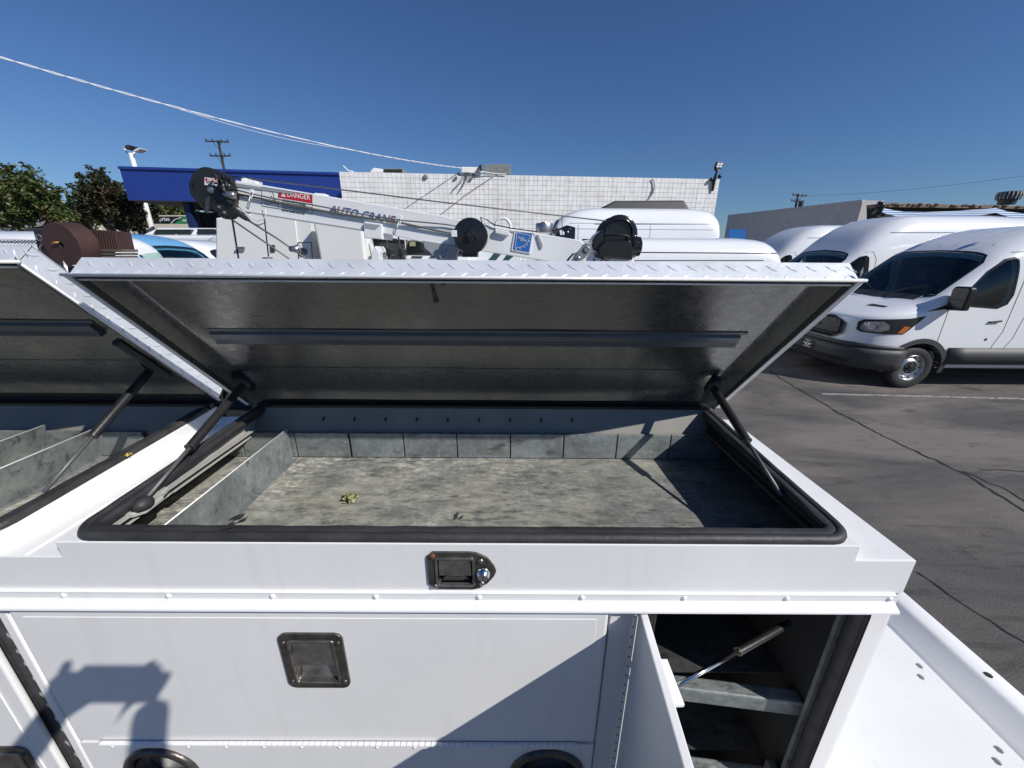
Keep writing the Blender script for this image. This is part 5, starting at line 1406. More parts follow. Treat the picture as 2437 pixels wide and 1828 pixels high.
        g = G(); g.box(1.70, 1.76, -.10, .10, 1.93, 1.99); g.out('rear_mirror', MAT['black'], root, bev=.01)
        g = G(); g.box(3.10, 3.13, -.80, .80, .65, H_-.45); g.out('bulkhead', MAT['clad'], root)
    root['_L'] = L
    return root, S

def place(o, x, y, deg=0): o.location = (x, y, 0); o.rotation_euler = (0, 0, R(deg)); return o
grpV = 'white high vans parked nose-out in the row at right'
vA, SA = make_van('parked_van', 'front white van of the right row with blue tape strips above its windscreen', 'van', grpV, 'mid')
place(vA, 5.60, 7.08, 0)
vB, SB = make_van('parked_van', 'tall white van second in the right row, half hidden by the taped van', 'van', grpV, 'high')
place(vB, 5.65, 9.75, 0)
vC = copy_tree(vB); vC['label'] = 'tall white van farthest back in the right row, only its roof and bonnet edge showing'; place(vC, 6.15, 12.9, 0)
# blue tape pieces on the taped van's roof
for (x, y, dx_, dy_) in ((1.90, -.25, .17, .10), (1.90, .62, .19, .06)):
    q0 = Vector((x, y, SA.top(x, y))); 
    v = []
    for t in (0, .33, .66, 1):
        for w in (-.034, .034):
            px_, py_ = x - .05 + dx_*t - w*.4, y + dy_*t*(-1 if y < 0 else -1) + w
            v.append((px_, py_, SA.top(px_, py_)+.014))
    tp = mk('masking_tape', v, [(2*i, 2*i+1, 2*i+3, 2*i+2) for i in range(3)], MAT['tape'], vA)
vD, SD_ = make_van('parked_van', 'long tall white van with black roof unit parked before the block wall', 'van', 'white vans parked across the lot behind the crane', 'sprinter', 'vanwhite', 1)
place(vD, -.62, 10.2, 0)
g = G()
g.hexa([(2.55, -.50, 3.04), (4.75, -.50, 3.04), (4.75, .50, 3.04), (2.55, .50, 3.04), (3.0, -.42, 3.26), (4.6, -.42, 3.28), (4.6, .42, 3.28), (3.0, .42, 3.26)])
g.out('roof_unit', MAT['clad'], vD, bev=.05, seg=3)
strip_patch([(2.2, 2.36), (4.95, 2.36)], .10, lambda x, z: (x, -SD_.side(x, z), z), 'side_glass', MAT['glass_dark'], vD, off=.006)
for z in (2.62, 2.74):
    strip_patch([(1.9, z), (5.1, z)], .008, lambda x, z: (x, -SD_.side(x, z), z), 'side_crease', MAT['greysteel'], vD, off=.003)
vE, SE_ = make_van('parked_van', 'low white van with smooth roof parked just behind the crane winch', 'van', 'white vans parked across the lot behind the crane', 'low', 'vanwhite', 1)
place(vE, -.80, 7.65, 0)
strip_patch([(1.9, 2.13), (5.2, 2.13)], .014, lambda x, z: (x, -SE_.side(x, z), z), 'gutter', MAT['seam'], vE, off=.004)
g = G(); g.tube([(1.75, -.75, 1.85), (1.65, -.78, 2.25), (1.62, -.78, 2.7)], .006, 5); g.out('aerial', MAT['black'], vE)
# ------------------------------------------------------------------ vehicles at the left and behind the boom
vF, SF_ = make_van('parked_van', 'sky blue van with green-tinted windscreen beyond the timber block', 'van', None, 'compact', 'vanblue', 2)
p = at(468, 612, Y=7.2); place(vF, p.x+.38, 8.2, 180)
st_ = patch([(1.22, .26), (1.42, .30), (1.42, .56), (1.22, .52)], lambda x, y: (x, y, SF_.top(x, y)), .1, 'sticker', MAT['decal'], vF, off=.006)
vG = copy_tree(vE); vG['label'] = 'white van at the left frame edge behind the expanded metal rack'; place(vG, at(95, 580, Y=5.9).x-5.3, 7.0, 0); vG['group'] = 'white vans parked at the left of the lot'
vH = copy_tree(vE); vH['label'] = 'white van between the blue van and the utility box truck'; p = at(488, 597, Y=10.4); place(vH, p.x+1.6, 11.4, 180); vH['group'] = 'white vans parked at the left of the lot'

def px_box(x0, y0, x1, y1, Y, depth, name, m, par, bev=.01):
    return px_prism([(x0, y0), (x1, y0), (x1, y1), (x0, y1)], Y, Y+depth, name, m, par, bev=bev)
pk = thing('pickup_truck', 'white crew cab pickup with dark side windows beyond the vans at left', 'pickup', (at(440, 600, Y=15).x, 15, 0))
xa = at(345, 600, Y=15).x; xb = at(535, 600, Y=15).x; zt_ = at(440, 541, Y=15).z; zm_ = at(440, 560, Y=15).z
g = G(); g.box(xa-1.2, xb+1.2, 15, 16.9, .5, zm_); g.out('body', MAT['vanwhite'], pk, bev=.08)
g = G(); g.hexa([(xa, 15.05, zm_), (xb, 15.05, zm_), (xb, 16.8, zm_), (xa, 16.8, zm_), (xa+.45, 15.3, zt_), (xb-.35, 15.3, zt_), (xb-.35, 16.6, zt_), (xa+.45, 16.6, zt_)]); g.out('cab', MAT['vanwhite'], pk, bev=.07, seg=3)
for q in ([(371, 546), (417, 546), (417, 558), (364, 558)], [(420, 546), (454, 546), (454, 558), (420, 558)], [(469, 545), (508, 545), (516, 558), (469, 558)]):
    px_prism(q, 15.06, 15.25, 'side_window', MAT['glass_dark'], pk, bev=.005)
for dx_ in (xa-.4, xb+.4):
    g = G(); g.lathe((dx_, 15.0, .4), (0, 1, 0), [(0, 0), (.25, .02), (.40, .0), (.42, .05), (.42, .2), (0, .22)], 24); g.out('wheel', MAT['tyre'], pk, auto=40)

# utility box truck behind the boom
YT = 6.4
bx = thing('box_truck', 'plain white utility box truck with side doors and small vent behind the boom', 'truck', (at(640, 700, Y=YT).x, YT, 0))
def bp(poly, y0, dy, name, m, bev=.01, par=None): return px_prism(poly, YT+y0, YT+y0+dy, name, m, par or bx, bev=bev)
bp([(514, 519), (699, 495), (742, 495), (742, 640), (514, 640)], 0, 1.9, 'box_body', MAT['vanwhite_b'])
bp([(516, 521), (550, 521), (567, 617), (516, 617)], -.012, .012, 'corner_panel', MAT['vanwhite_b'], .004)
bp([(553, 512), (626, 508), (638, 620), (570, 620)], -.015, .015, 'box_door', MAT['vanwhite_b'], .006)
bp([(629, 508), (700, 500), (712, 620), (641, 620)], -.015, .015, 'box_door', MAT['vanwhite_b'], .006)
g = G(); g.tube([at(562, 590, Y=YT-.05), at(582, 590, Y=YT-.05)], .018, 8); g.out('door_handle', MAT['steel'], bx)
bp([(642, 583), (653, 583), (654, 600), (643, 600)], -.03, .02, 'door_latch', MAT['latch'], .004)
bp([(624, 611), (651, 611), (651, 623), (625, 623)], -.03, .02, 'license_plate', MAT['stucco'], .002)
bt2 = lambda s_, x, y, x2, h: text_obj(s_, MAT['ink'], bx, at(x, y, Y=YT-.034), (1, 0, 0), (0, 0, 1), h, at(x2, y, Y=YT-.034).x-at(x, y, Y=YT-.034).x, 'plate_characters', .001)
bt2('2RM 47', 627, 620, 648, .05)
fl_ = bp([(709, 577), (741, 577), (744, 624), (712, 624)], -.02, .02, 'fuel_flap', MAT['vanwhite_b'], .004)
g = G()
for q in ([(709, 577), (741, 577)], [(741, 577), (744, 624)], [(709, 577), (712, 624)]): g.tube([at(*q[0], Y=YT-.022), at(*q[1], Y=YT-.022)], .006, 4)
g.out('flap_gap', MAT['seam'], fl_)
for q in ([(552, 520), (568, 618)], [(627, 508), (640, 620)]):
    g = G(); g.tube([at(*q[0], Y=YT-.004), at(*q[1], Y=YT-.004)], .012, 4); g.out('door_gap', MAT['seam'], bx)
g = G(); g.lathe(at(722, 598, Y=YT-.03), (0, -1, 0), [(.055, 0), (.052, .02), (.035, .022), (.03, .01), (0, .01)], 18); g.out('filler_cap', MAT['clad'], fl_, auto=40)
g = G(); a = at(742, 500, Y=YT-.25); bq = [at(742, 528, Y=YT-.25), at(862, 549, Y=YT-.25), at(871, 619, Y=YT-.25), at(762, 621, Y=YT-.25)]
bp([(742, 520), (862, 545), (872, 640), (766, 640), (751, 560)], -.25, 2.2, 'fairing', MAT['vanwhite_b'], .03)
bp([(866, 562), (905, 566), (912, 640), (874, 640)], .2, 1.5, 'cab', MAT['dark'], .02)
bp([(884, 600), (893, 585), (903, 600), (906, 640), (884, 640)], -.2, .4, 'cab_pillar', MAT['vanwhite'], .01)
bp([(865, 548), (912, 548), (912, 566), (865, 566)], .1, 1.7, 'cab_roof', MAT['vanwhite'], .02)
bp([(868, 562), (872, 562), (893, 600), (889, 600)], -.05, .04, 'mirror_strut', MAT['vanwhite'], .004)
for k, (x, y) in enumerate(((923, 601), (952, 602))):
    px_prism([(x-7, y-10), (x+5, y-11), (x+8, y+8), (x-4, y+10)], YT-.1, YT+.15, 'mirror', MAT['black'], bx, bev=.02)
    g = G(); g.tube([at(x, y-8, Y=YT), at(x-4, y-42, Y=YT)], .014, 6); g.tube([at(x, y+6, Y=YT), at(x+10, y+26, Y=YT)], .014, 6); g.out('mirror_arm', MAT['clad'], bx)
g = G(); g.lathe((-3.9, YT+.05, .45), (0, 1, 0), [(0, 0), (.3, .02), (.44, .0), (.46, .05), (.46, .3), (0, .32)], 24); g.out('wheel', MAT['tyre'], bx, auto=40)
g = G(); g.lathe((-2.6, YT+.05, .45), (0, 1, 0), [(0, 0), (.3, .02), (.44, .0), (.46, .05), (.46, .3), (0, .32)], 24); g.out('wheel', MAT['tyre'], bx, auto=40)

ct = thing('cab_truck', 'white truck cab facing the camera below the boom, dark windscreen with green sticker', 'truck', (at(1030, 700, Y=7.2).x, 7.2, 0))
def cp(poly, y0, dy, name, m, bev=.01): return px_prism(poly, 7.2+y0, 7.2+y0+dy, name, m, ct, bev=bev)
cp([(962, 608), (1120, 612), (1125, 760), (955, 760)], 0, 1.0, 'bonnet', MAT['vanwhite'], .05)
cp([(966, 556), (1112, 556), (1118, 612), (963, 608)], .9, 1.6, 'cab', MAT['vanwhite'], .05)
cp([(972, 572), (1105, 574), (1112, 607), (967, 604)], .82, .08, 'windscreen', MAT['glass_dark'], .01)
cp([(975, 575), (988, 575), (988, 586), (974, 586)], .80, .02, 'sticker', MAT['drygreen'], 0)
for x in (980, 1024): cp([(x, 609.5), (x+25, 610), (x+25, 612), (x, 611.5)], -.02, .03, 'bonnet_slot', MAT['seam'], 0)
g = G(); g.lathe((at(985, 700, Y=7.3).x, 7.3, .42), (1, 0, 0), [(0, 0), (.3, .02), (.40, .0), (.42, .05), (.42, .25), (0, .27)], 24); g.out('wheel', MAT['tyre'], ct, auto=40)
hood2 = thing('work_truck', 'white truck with teal side glass partly hidden under the inner boom', 'truck', (at(1180, 640, Y=8.2).x, 8.2, 0))
px_prism([(1110, 600), (1240, 590), (1250, 760), (1100, 760)], 8.2, 9.6, 'body', MAT['vanwhite'], hood2, bev=.03)
for q in ([(1178, 600), (1197, 600), (1178, 622), (1160, 622)], [(1210, 602), (1226, 606), (1204, 626), (1192, 626)]): px_prism(q, 8.17, 8.21, 'side_glass', MAT['glass_teal'], hood2, bev=0)

# ------------------------------------------------------------------ white block building with the blue fascia
YW = 19.0
bw = thing('block_building', 'long white painted block wall building behind the crane and vans', 'building', (1.0, YW, 0))
xL = at(808, 409, Y=YW).x; zT = at(808, 409, Y=YW).z
pr_ = at(1712, 427, Y=YW*1.055); xR = pr_.x; yR = YW*1.055
dirx = Vector((xR-xL, yR-YW, 0)).normalized(); nrm = Vector((dirx.y, -dirx.x, 0)); LN = Vector((xR-xL, yR-YW, 0)).length
def WP(u, z, o=0): return Vector((xL, YW, 0)) + dirx*u + nrm*o + Vector((0, 0, z))
g = G(); g.hexa([WP(.01, 0, -.02), WP(LN-.01, 0, -.02), WP(LN-.01, 0, -9), WP(.01, 0, -9), WP(.01, zT-.02, -.02), WP(LN-.01, zT-.02, -.02), WP(LN-.01, zT-.02, -9), WP(.01, zT-.02, -9)])
g.out('wall_core', MAT['joint'], bw)
g = G(); bsz = .2032; nx = int(LN/bsz); rows = 22; rnd = random.Random(5)
for j in range(rows):
    z1 = zT - j*bsz; z0 = z1 - bsz + .0115
    for i in range(nx+1):
        u0 = i*bsz; u1 = min(u0 + bsz - .0115, LN)
        if u1 - u0 < .02: continue
        o_ = rnd.uniform(-.001, .0015)
        v = [WP(u0, z0, o_), WP(u1, z0, o_), WP(u1, z1, o_), WP(u0, z1, o_), WP(u0, z0, -.02), WP(u1, z0, -.02), WP(u1, z1, -.02), WP(u0, z1, -.02)]
        g.add(v, [(0, 1, 2, 3), (0, 4, 5, 1), (1, 5, 6, 2), (2, 6, 7, 3), (3, 7, 4, 0)])
stuff(g.out('blocks', MAT['blockwall'], bw))
g = G(); g.hexa([WP(0, 0, 0), WP(LN, 0, 0), WP(LN, 0, -.02), WP(0, 0, -.02), WP(0, zT-rows*bsz, 0), WP(LN, zT-rows*bsz, 0), WP(LN, zT-rows*bsz, -.02), WP(0, zT-rows*bsz, -.02)]); g.out('wall_base', MAT['block'], bw)
g = G(); g.hexa([WP(LN-.0, 0, -.0), WP(LN+.02, 0, 0), WP(LN+.02, 0, -9), WP(LN-.0, 0, -9), WP(LN-.0, zT, 0), WP(LN+.02, zT, 0), WP(LN+.02, zT, -9), WP(LN, zT, -9)]); g.out('end_wall', MAT['block'], bw)
g = G(); g.hexa([WP(-.02, 0, 0), WP(0, 0, 0), WP(0, 0, -9), WP(-.02, 0, -9), WP(-.02, zT, 0), WP(0, zT, 0), WP(0, zT, -9), WP(-.02, zT, -9)]); g.out('end_wall', MAT['block'], bw)
# things on the wall and roof
def wall_pt(px, py, o=.0):
    # point on the wall face
    d = M3 @ Vector(((px - PW/2)/FPX, -(py - PH/2)/FPX, -1.0)); O = Vector((0, 0, H)); base = WP(0, 0, o); k = (base - O).dot(nrm)/d.dot(nrm); return O + d*k
ac = tag(px_box(1152, 391, 1215, 416, 19.6, 1.2, 'rooftop_unit', MAT['hvac'], None, .02), 'grey square air unit on the block building roof edge', 'roof unit')
ac2 = thing('roof_vent_unit', 'low louvred unit on the roof near the left end of the block wall', 'roof unit', (at(938, 407, Y=20).x, 20, at(938, 412, Y=20).z))
px_box(912, 401, 959, 412, 20, .9, 'housing', MAT['hvac'], ac2, .02)
for k in range(11): px_box(914+4*k, 403, 916.5+4*k, 409, 19.96, .04, 'louvre', MAT['seam'], ac2, 0)
dm = tag((lambda q: (q.add([at(880, 411, Y=20), at(884, 404, Y=20), at(890, 399.5, Y=20), at(899, 401, Y=20), at(912, 403, Y=20), at(912, 412, Y=20), at(880, 411, Y=20.8), at(884, 404, Y=20.8), at(890, 399.5, Y=20.8), at(899, 401, Y=20.8), at(912, 403, Y=20.8), at(912, 412, Y=20.8)], [(0, 1, 2, 3, 4, 5), (11, 10, 9, 8, 7, 6)] + [(i, (i+1) % 6, (i+1) % 6+6, i+6) for i in range(6)]), q.out('roof_hood', MAT['block'], None, bev=.03))[1])(G()), 'white humped roof hood beside the louvred unit', 'roof hood')
g = G(); g.lathe(wall_pt(1013, 421), nrm, [(.10, 0), (.10, .05), (.07, .09), (0, .10)], 16); lt_ = g.out('wall_lamp', MAT['hvac'], None, auto=40); tag(lt_, 'small round grey fixture high on the left of the block wall', 'wall lamp')
mast = thing('service_drop_bracket', 'white weatherhead box with dark floodlights hanging over the block wall edge', 'bracket', tuple(wall_pt(1120, 410)))
g = G(); a = wall_pt(1098, 397, .10); b_ = wall_pt(1148, 398, .10); c_ = wall_pt(1148, 413, .10); d_ = wall_pt(1098, 411, .10)
o2 = nrm*-.25
g.hexa([d_, c_, c_+o2, d_+o2, a, b_, b_+o2, a+o2]); g.out('junction_box', MAT['block'], mast, bev=.02)
for (x0, y0, x1, y1, x2, y2) in ((1110, 411, 1104, 421, 1085, 443), (1116, 411, 1116, 421, 1102, 444)):
    g = G(); g.tube([wall_pt(x0, y0, .12), wall_pt(x1, y1, .16)], .05, 8); g.out('lamp_head', MAT['clad'], mast)
    g = G(); g.tube([wall_pt(x1, y1, .16), wall_pt((x1+x2)/2, (y1+y2)/2, .18), wall_pt(x2, y2, .22)], [.06, .035, .02], 8); g.out('lamp_stem', MAT['stucco'], mast)
for x, y in ((1092, 414), (1128, 416), (1138, 405), (1145, 403), (1144, 396)):
    g = G(); g.ball(wall_pt(x, y, .15), .075); g.out('insulator', MAT['clad'], mast, smooth=True)
g = G(); g.tube([wall_pt(1135, 406, .2), wall_pt(1160, 411, .1), wall_pt(1185, 414, .06), wall_pt(1205, 415, .06)], .02, 5); g.out('conduit', MAT['block'], mast)
cb = tag((lambda q: (q.tube([wall_pt(1185, 412, .04), wall_pt(1110, 462, .04), wall_pt(1046, 512, .04)], .022, 5), q.out('wall_cable', MAT['stucco'], None))[1])(G()), 'grey cable running diagonally down the block wall', 'cable')
cb = tag((lambda q: (q.tube([wall_pt(1552, 425, .05), wall_pt(1557, 432, .06), wall_pt(1558, 445, .06), wall_pt(1555, 458, .06), wall_pt(1549, 467, .05), wall_pt(1540, 480, .05)], [.03, .03, .03, .055, .035, .02], 6), q.out('wall_conduit', MAT['stucco'], None))[1])(G()), 'bent grey conduit looping over the right part of the block wall', 'conduit')
fl = thing('floodlight', 'white-faced floodlight on a bracket at the right end of the block wall', 'floodlight', tuple(wall_pt(1700, 425)))
g = G(); a = [wall_pt(1706, 385, .2), wall_pt(1724, 386, .2), wall_pt(1718, 401, .2), wall_pt(1701, 399, .2)]; o2 = nrm*-.10
g.hexa([a[3], a[2], a[2]+o2, a[3]+o2, a[0], a[1], a[1]+o2, a[0]+o2]); g.out('housing', MAT['black'], fl, bev=.01)
for i in range(2):
    for j in range(2):
        x0 = 1708.5 - j*2.6 + i*7; y0 = 387.5 + j*6
        g = G(); q = [wall_pt(x0, y0, .212), wall_pt(x0+6, y0+.4, .212), wall_pt(x0+4.3, y0+5.2, .212), wall_pt(x0-1.8, y0+4.8, .212)]
        g.add(q + [p + nrm*.01 for p in q], [(0, 1, 2, 3), (7, 6, 5, 4), (0, 4, 5, 1), (1, 5, 6, 2), (2, 6, 7, 3), (3, 7, 4, 0)]); g.out('lens', MAT['decal'], fl)
g = G(); g.tube([wall_pt(1710, 400, .15), wall_pt(1704, 414, .12), wall_pt(1700, 428, .08), wall_pt(1696, 455, .06)], [.05, .05, .08, .04], 8); g.ball(wall_pt(1713, 420, .15), .09); g.ball(wall_pt(1704, 402, .18), .09); g.ball(wall_pt(1693, 427, .1), .08); g.out('bracket', MAT['black'], fl, smooth=True)
ws_ = tag((lambda q: (q.tube([at(817, 395, Y=19.1), at(829, 406, Y=19.1), at(842, 409, Y=19.2)], .025, 5), q.out('roof_wire', MAT['block'], None))[1])(G()), 'short white wire sticking up at the left end of the block roof', 'wire')

# blue fascia of the showroom
YBf = 20.6
sh = thing('showroom', 'low showroom with deep blue fascia and dark posts at the left', 'building', (-11, YBf, 0))
za = at(283, 397, Y=YBf); zb_ = at(812, 413, Y=YBf); zc = at(302, 476, Y=YBf)
x0_, x1_ = za.x, xL+.5; z1_ = za.z; z0_ = zc.z
yb2 = YBf - .0
def FP(t, z, o=0): 
    return Vector((x0_ + (x1_-x0_)*t, YBf + o - .2*0, z))
sl0 = z1_; sl1 = at(812, 413, Y=YBf).z
g = G(); g.hexa([(x0_, YBf, z0_), (x1_, YBf, z0_+(sl1-sl0)*.6), (x1_, YBf+7, z0_), (x0_, YBf+7, z0_), (x0_, YBf, sl0), (x1_, YBf, sl1), (x1_, YBf+7, sl0), (x0_, YBf+7, sl0)]); g.out('fascia', MAT['blueface'], sh, bev=.01)
g = G(); g.hexa([(x0_-.02, YBf-.06, sl0-.10), (x1_, YBf-.06, sl1-.10), (x1_, YBf+.02, sl1-.10), (x0_-.02, YBf+.02, sl0-.10), (x0_-.02, YBf-.06, sl0+.02), (x1_, YBf-.06, sl1+.02), (x1_, YBf+.02, sl1+.02), (x0_-.02, YBf+.02, sl0+.02)]); g.out('fascia_cap', MAT['blueface'], sh, bev=.01)
g = G(); g.hexa([(x0_, YBf-.03, z0_-.03), (x1_, YBf-.03, z0_-.03+(sl1-sl0)*.6), (x1_, YBf+7, z0_-.03), (x0_, YBf+7, z0_-.03), (x0_, YBf-.03, z0_), (x1_, YBf-.03, z0_+(sl1-sl0)*.6), (x1_, YBf+7, z0_), (x0_, YBf+7, z0_)]); g.out('soffit', MAT['clad'], sh)
for px_ in (459, 640):
    x = at(px_, 540, Y=YBf+.4).x; g = G(); g.box(x-.14, x+.14, YBf+.3, YBf+.58, 0, z0_-.03); g.out('post', MAT['bluedark'], sh)
x = at(478, 540, Y=YBf+6).x
g = G(); g.box(x, x1_, YBf+5.5, YBf+6.5, 0, z0_-.05); g.out('storefront', MAT['dark'], sh)
for k in range(6):
    xx = x + .4 + k*1.6; g = G(); g.box(xx, xx+.08, YBf+5.42, YBf+5.5, 0, z0_-.1); g.out('mullion', MAT['clad'], sh)
px_prism([(283, 470), (300, 470), (305, 500), (288, 500)], 24.3, 24.6, 'soffit_end', MAT['clad'], sh) if False else None

# lamp standard behind the fascia
YL = 24.5
lp = thing('lamp_standard', 'white lamp post with two tilted flood heads above the blue fascia', 'lamp post', (at(335, 600, Y=YL).x, YL, 0))
pt = at(312, 366, Y=YL)
bt_ = at(360, 548, Y=YL); 
g = G(); g.tube([Vector((pt.x, YL, pt.z)), Vector((pt.x+.03, YL, 0))], [.11, .17], 12); g.out('pole', MAT['boomwhite'], lp, smooth=True)
g = G(); g.box(pt.x-.3, pt.x+.3, YL-.3, YL+.3, 0, at(360, 550, Y=YL).z-1.2); g.out('plinth', MAT['stucco'], lp, bev=.03)
g = G(); g.tube([at(320, 366, Y=YL), at(312, 366, Y=YL), at(303, 364, Y=YL), at(298, 358, Y=YL), at(297, 352, Y=YL)], .045, 6); g.tube([at(312, 366, Y=YL), at(319, 367, Y=YL), at(320, 360, Y=YL)], .045, 6); g.out('cross_arm', MAT['boomwhite'], lp, smooth=True)
for q in ([(296, 353), (297, 346), (304, 344), (311, 346), (308, 350), (299, 355)], [(316, 359), (322, 354), (332, 352), (335, 354), (326, 359), (317, 361)]):
    px_prism(q, YL-.2, YL+.25, 'flood_head', MAT['boomwhite'] if q[0][0] > 300 else MAT['clad'], lp, bev=.02)

# utility poles
def upole(px_, ytop, yfoot, Y, arms, label, tr=False):
    tp = at(px_, ytop, Y=Y)
    o = thing('utility_pole', label, 'utility pole', (tp.x, Y, 0), 'utility poles beyond the roofs')
    g = G(); g.tube([Vector((tp.x, Y, 0)), Vector((tp.x, Y, tp.z))], [.20, .13], 8); g.out('pole', MAT['wood'], o)
    for (xa, ya, xb, yb) in arms:
        a = at(xa, ya, Y=Y-.15); b = at(xb, yb, Y=Y-.15)
        g = G(); w = .07
        g.hexa([a+Vector((0, -w, -w)), b+Vector((0, -w, -w)), b+Vector((0, w, -w)), a+Vector((0, w, -w)), a+Vector((0, -w, w)), b+Vector((0, -w, w)), b+Vector((0, w, w)), a+Vector((0, w, w))]); arm = g.out('crossarm', MAT['wood'], o)
        for t in (.03, .3, .7, .97):
            q = a.lerp(b, t); g = G(); g.lathe(q+Vector((0, 0, w)), (0, 0, 1), [(.04, 0), (.06, .08), (.10, .12), (.05, .18), (.08, .24), (0, .28)], 8); g.out('insulator', MAT['clad'], arm, smooth=True)
        for t in (.3, .7):
            q = a.lerp(b, t); g = G(); g.tube([q, a.lerp(b, .5)+Vector((0, 0, -.8))], .03, 4); g.out('brace', MAT['wood'], arm)
    return o
upole(519, 334, 0, 55, [(489, 336, 544, 338), (500, 371, 549, 371)], 'dark wooden pole with two crossarms rising above the blue fascia')
up2 = upole(1900, 462, 0, 70, [(1886, 464, 1919, 467), (1883, 478, 1912, 481)], 'distant wooden pole with crossarms beyond the grey wall at right')
p = at(1901, 488, Y=70); g = G(); g.lathe((p.x, 69.5, p.z-.4), (0, 0, 1), [(0, 0), (.35, 0), (.35, .9), (0, .95)], 10); g.out('transformer', MAT['clad'], up2)
wr = thing('power_line', 'thin dark power line fading across the sky at right', 'wire', tuple(at(1915, 466, Y=70)))
g = G(); pts = []
a = at(1915, 466, Y=70); b = at(2600, 395, Y=42)
for k in range(17): t = k/16; q = a.lerp(b, t); q.z -= 2.2*4*t*(1-t)*.25; pts.append(q)
g.tube(pts, .018, 4); g.out('strand', MAT['cable'], wr)

# twisted white service cable overhead
sc = thing('service_cable', 'white twisted cable sagging across the sky to the block wall', 'cable', tuple(wall_pt(1100, 400, .1)))
A = at(-60, 118, Y=9.5); B = wall_pt(1098, 400, .15)
def cab(t):
    q = A.lerp(B, t); q.z -= 4*t*(1-t)*.28; return q
# fit sag from the photo: pass near (560,290)
for nm, ph, r_, w_ in (('strand', 0, .0105, .012), ('strand', math.pi, .009, .012)):
    g = G(); pts = []; n = 260
    for k in range(n+1):
        t = k/n; q = cab(t); a_ = ph + 2*math.pi*(13*t + .9*math.sin(7*t)); q = q + Vector((.2*math.sin(a_), .2*math.cos(a_), math.cos(a_)))*w_*(1+.3*math.sin(9*t)); pts.append(q)
    g.tube(pts, r_, 5); g.out(nm, MAT['wirewhite'], sc, smooth=True)
g = G(); pts = []
for k in range(41):
    t = .22 + .38*k/40; q = cab(t); q.z -= .10*math.sin(math.pi*k/40); pts.append(q)
g.tube(pts, .007, 5); g.out('loose_strand', MAT['wirewhite'], sc, smooth=True)

# ------------------------------------------------------------------ rental office beyond the lot
YE = 38.0
en = thing('rental_office', 'low cream building with black and green enterprise sign band beyond the lamp post', 'building', (at(400, 540, Y=YE).x, YE, 0))
def ep(x0, y0, x1, y1, o, d, name, m, bev=.0): return px_prism([(x0, y0), (x1, y0+.3), (x1, y1+.3), (x0, y1)], YE+o, YE+o+d, name, m, en, bev=bev)
ep(250, 512, 620, 640, .3, 5, 'office_wall', MAT['cream'])
ep(262, 515, 620, 534, .0, .3, 'sign_band', MAT['signblack'])
for (x0) in (318, 415):
    g = G(); g.prism_y([xz(x0, 532, YE-.06), xz(x0+24, 532.5, YE-.06), xz(x0+34, 519.5, YE-.06), xz(x0+16, 520, YE-.06)] if x0 > 400 else [xz(318, 532, YE-.06), xz(346, 532, YE-.06), xz(340, 519.5, YE-.06), xz(330, 519.5, YE-.06)], YE-.06, YE-.0); g.out('green_swoosh', MAT['green'], en)
px_prism([(404, 532), (415, 532), (437, 516.5), (455, 516.5), (455, 533), (404, 533)], YE-.05, YE-.0, 'green_panel', MAT['green'], en, bev=0)
g = G(); g.tube([at(407, 532, Y=YE-.08), at(416, 523, Y=YE-.08), at(431, 517.5, Y=YE-.08)], .04, 4); g.out('sign_curve', MAT['decal'], en)
pa = at(353, 528.5, Y=YE-.10); pb = at(405, 528.8, Y=YE-.10)
text_obj('enterprise', MAT['decal'], en, pa, (1, 0, 0), (0, 0, 1), .42, pb.x-pa.x, 'sign_lettering', .01)
pa = at(436, 530.5, Y=YE-.10); text_obj('enterprise', MAT['decal'], en, pa, (1, 0, 0), (0, 0, 1), .36, 2.1, 'sign_lettering', .01)
ep(318, 533, 560, 546, -.1, .3, 'cream_band', MAT['cream'])
gb = thing('gabled_shed', 'small grey and cream gabled shed under the trees at the left', 'building', (at(230, 540, Y=32).x, 32, 0))
px_prism([(186, 545), (214, 512.5), (226, 513), (236, 548), (236, 640), (186, 640)], 32, 34, 'gable_wall', MAT['greysteel'], gb, bev=0)
px_prism([(225, 512.5), (257, 513.5), (268, 546), (268, 640), (236, 640), (236, 546)], 31.9, 34, 'side_wall', MAT['cream'], gb, bev=0)
for q in ([(184, 547), (213, 511.5), (216, 513), (189, 547)], [(213, 511.5), (217, 512), (235, 547), (230, 547)], [(205, 523), (207, 522), (226, 543), (224, 545)]):
    px_prism(q, 31.7, 31.95, 'roof_trim', MAT['boomwhite'], gb, bev=0)
px_prism([(256, 514), (261, 514), (270, 548), (264, 548)], 31.7, 31.9, 'corner_post', MAT['clad'], gb, bev=0)
lowwall = tag(px_prism([(-80, 512), (118, 528), (118, 640), (-80, 640)], 26, 26.4, 'boundary_wall', MAT['greysteel'], None, bev=0), 'long grey wall behind the tree trunks at the far left', 'wall')
flg = thing('feather_flag', 'red and white feather flag standing under the left trees', 'flag', (at(112, 540, Y=22).x, 22, 0))
px_prism([(99, 513), (121, 512), (127, 538), (108, 538)], 22, 22.03, 'cloth', MAT['decal'], flg, bev=0)
px_prism([(107, 513), (114, 513), (121, 538), (114, 538)], 21.96, 22.0, 'red_stripe', MAT['red'], flg, bev=0)
g = G(); p_ = at(122, 512, Y=22.05); g.tube([p_, Vector((p_.x+.1, 22.05, 0))], .03, 6); g.out('flag_pole', MAT['clad'], flg)
gate = tag(px_prism([(60, 543), (118, 543), (118, 600), (60, 600)], 19, 19.2, 'dark_fence', MAT['clad'], None, bev=0), 'dark fence panel behind the brown drum at the left', 'fence')

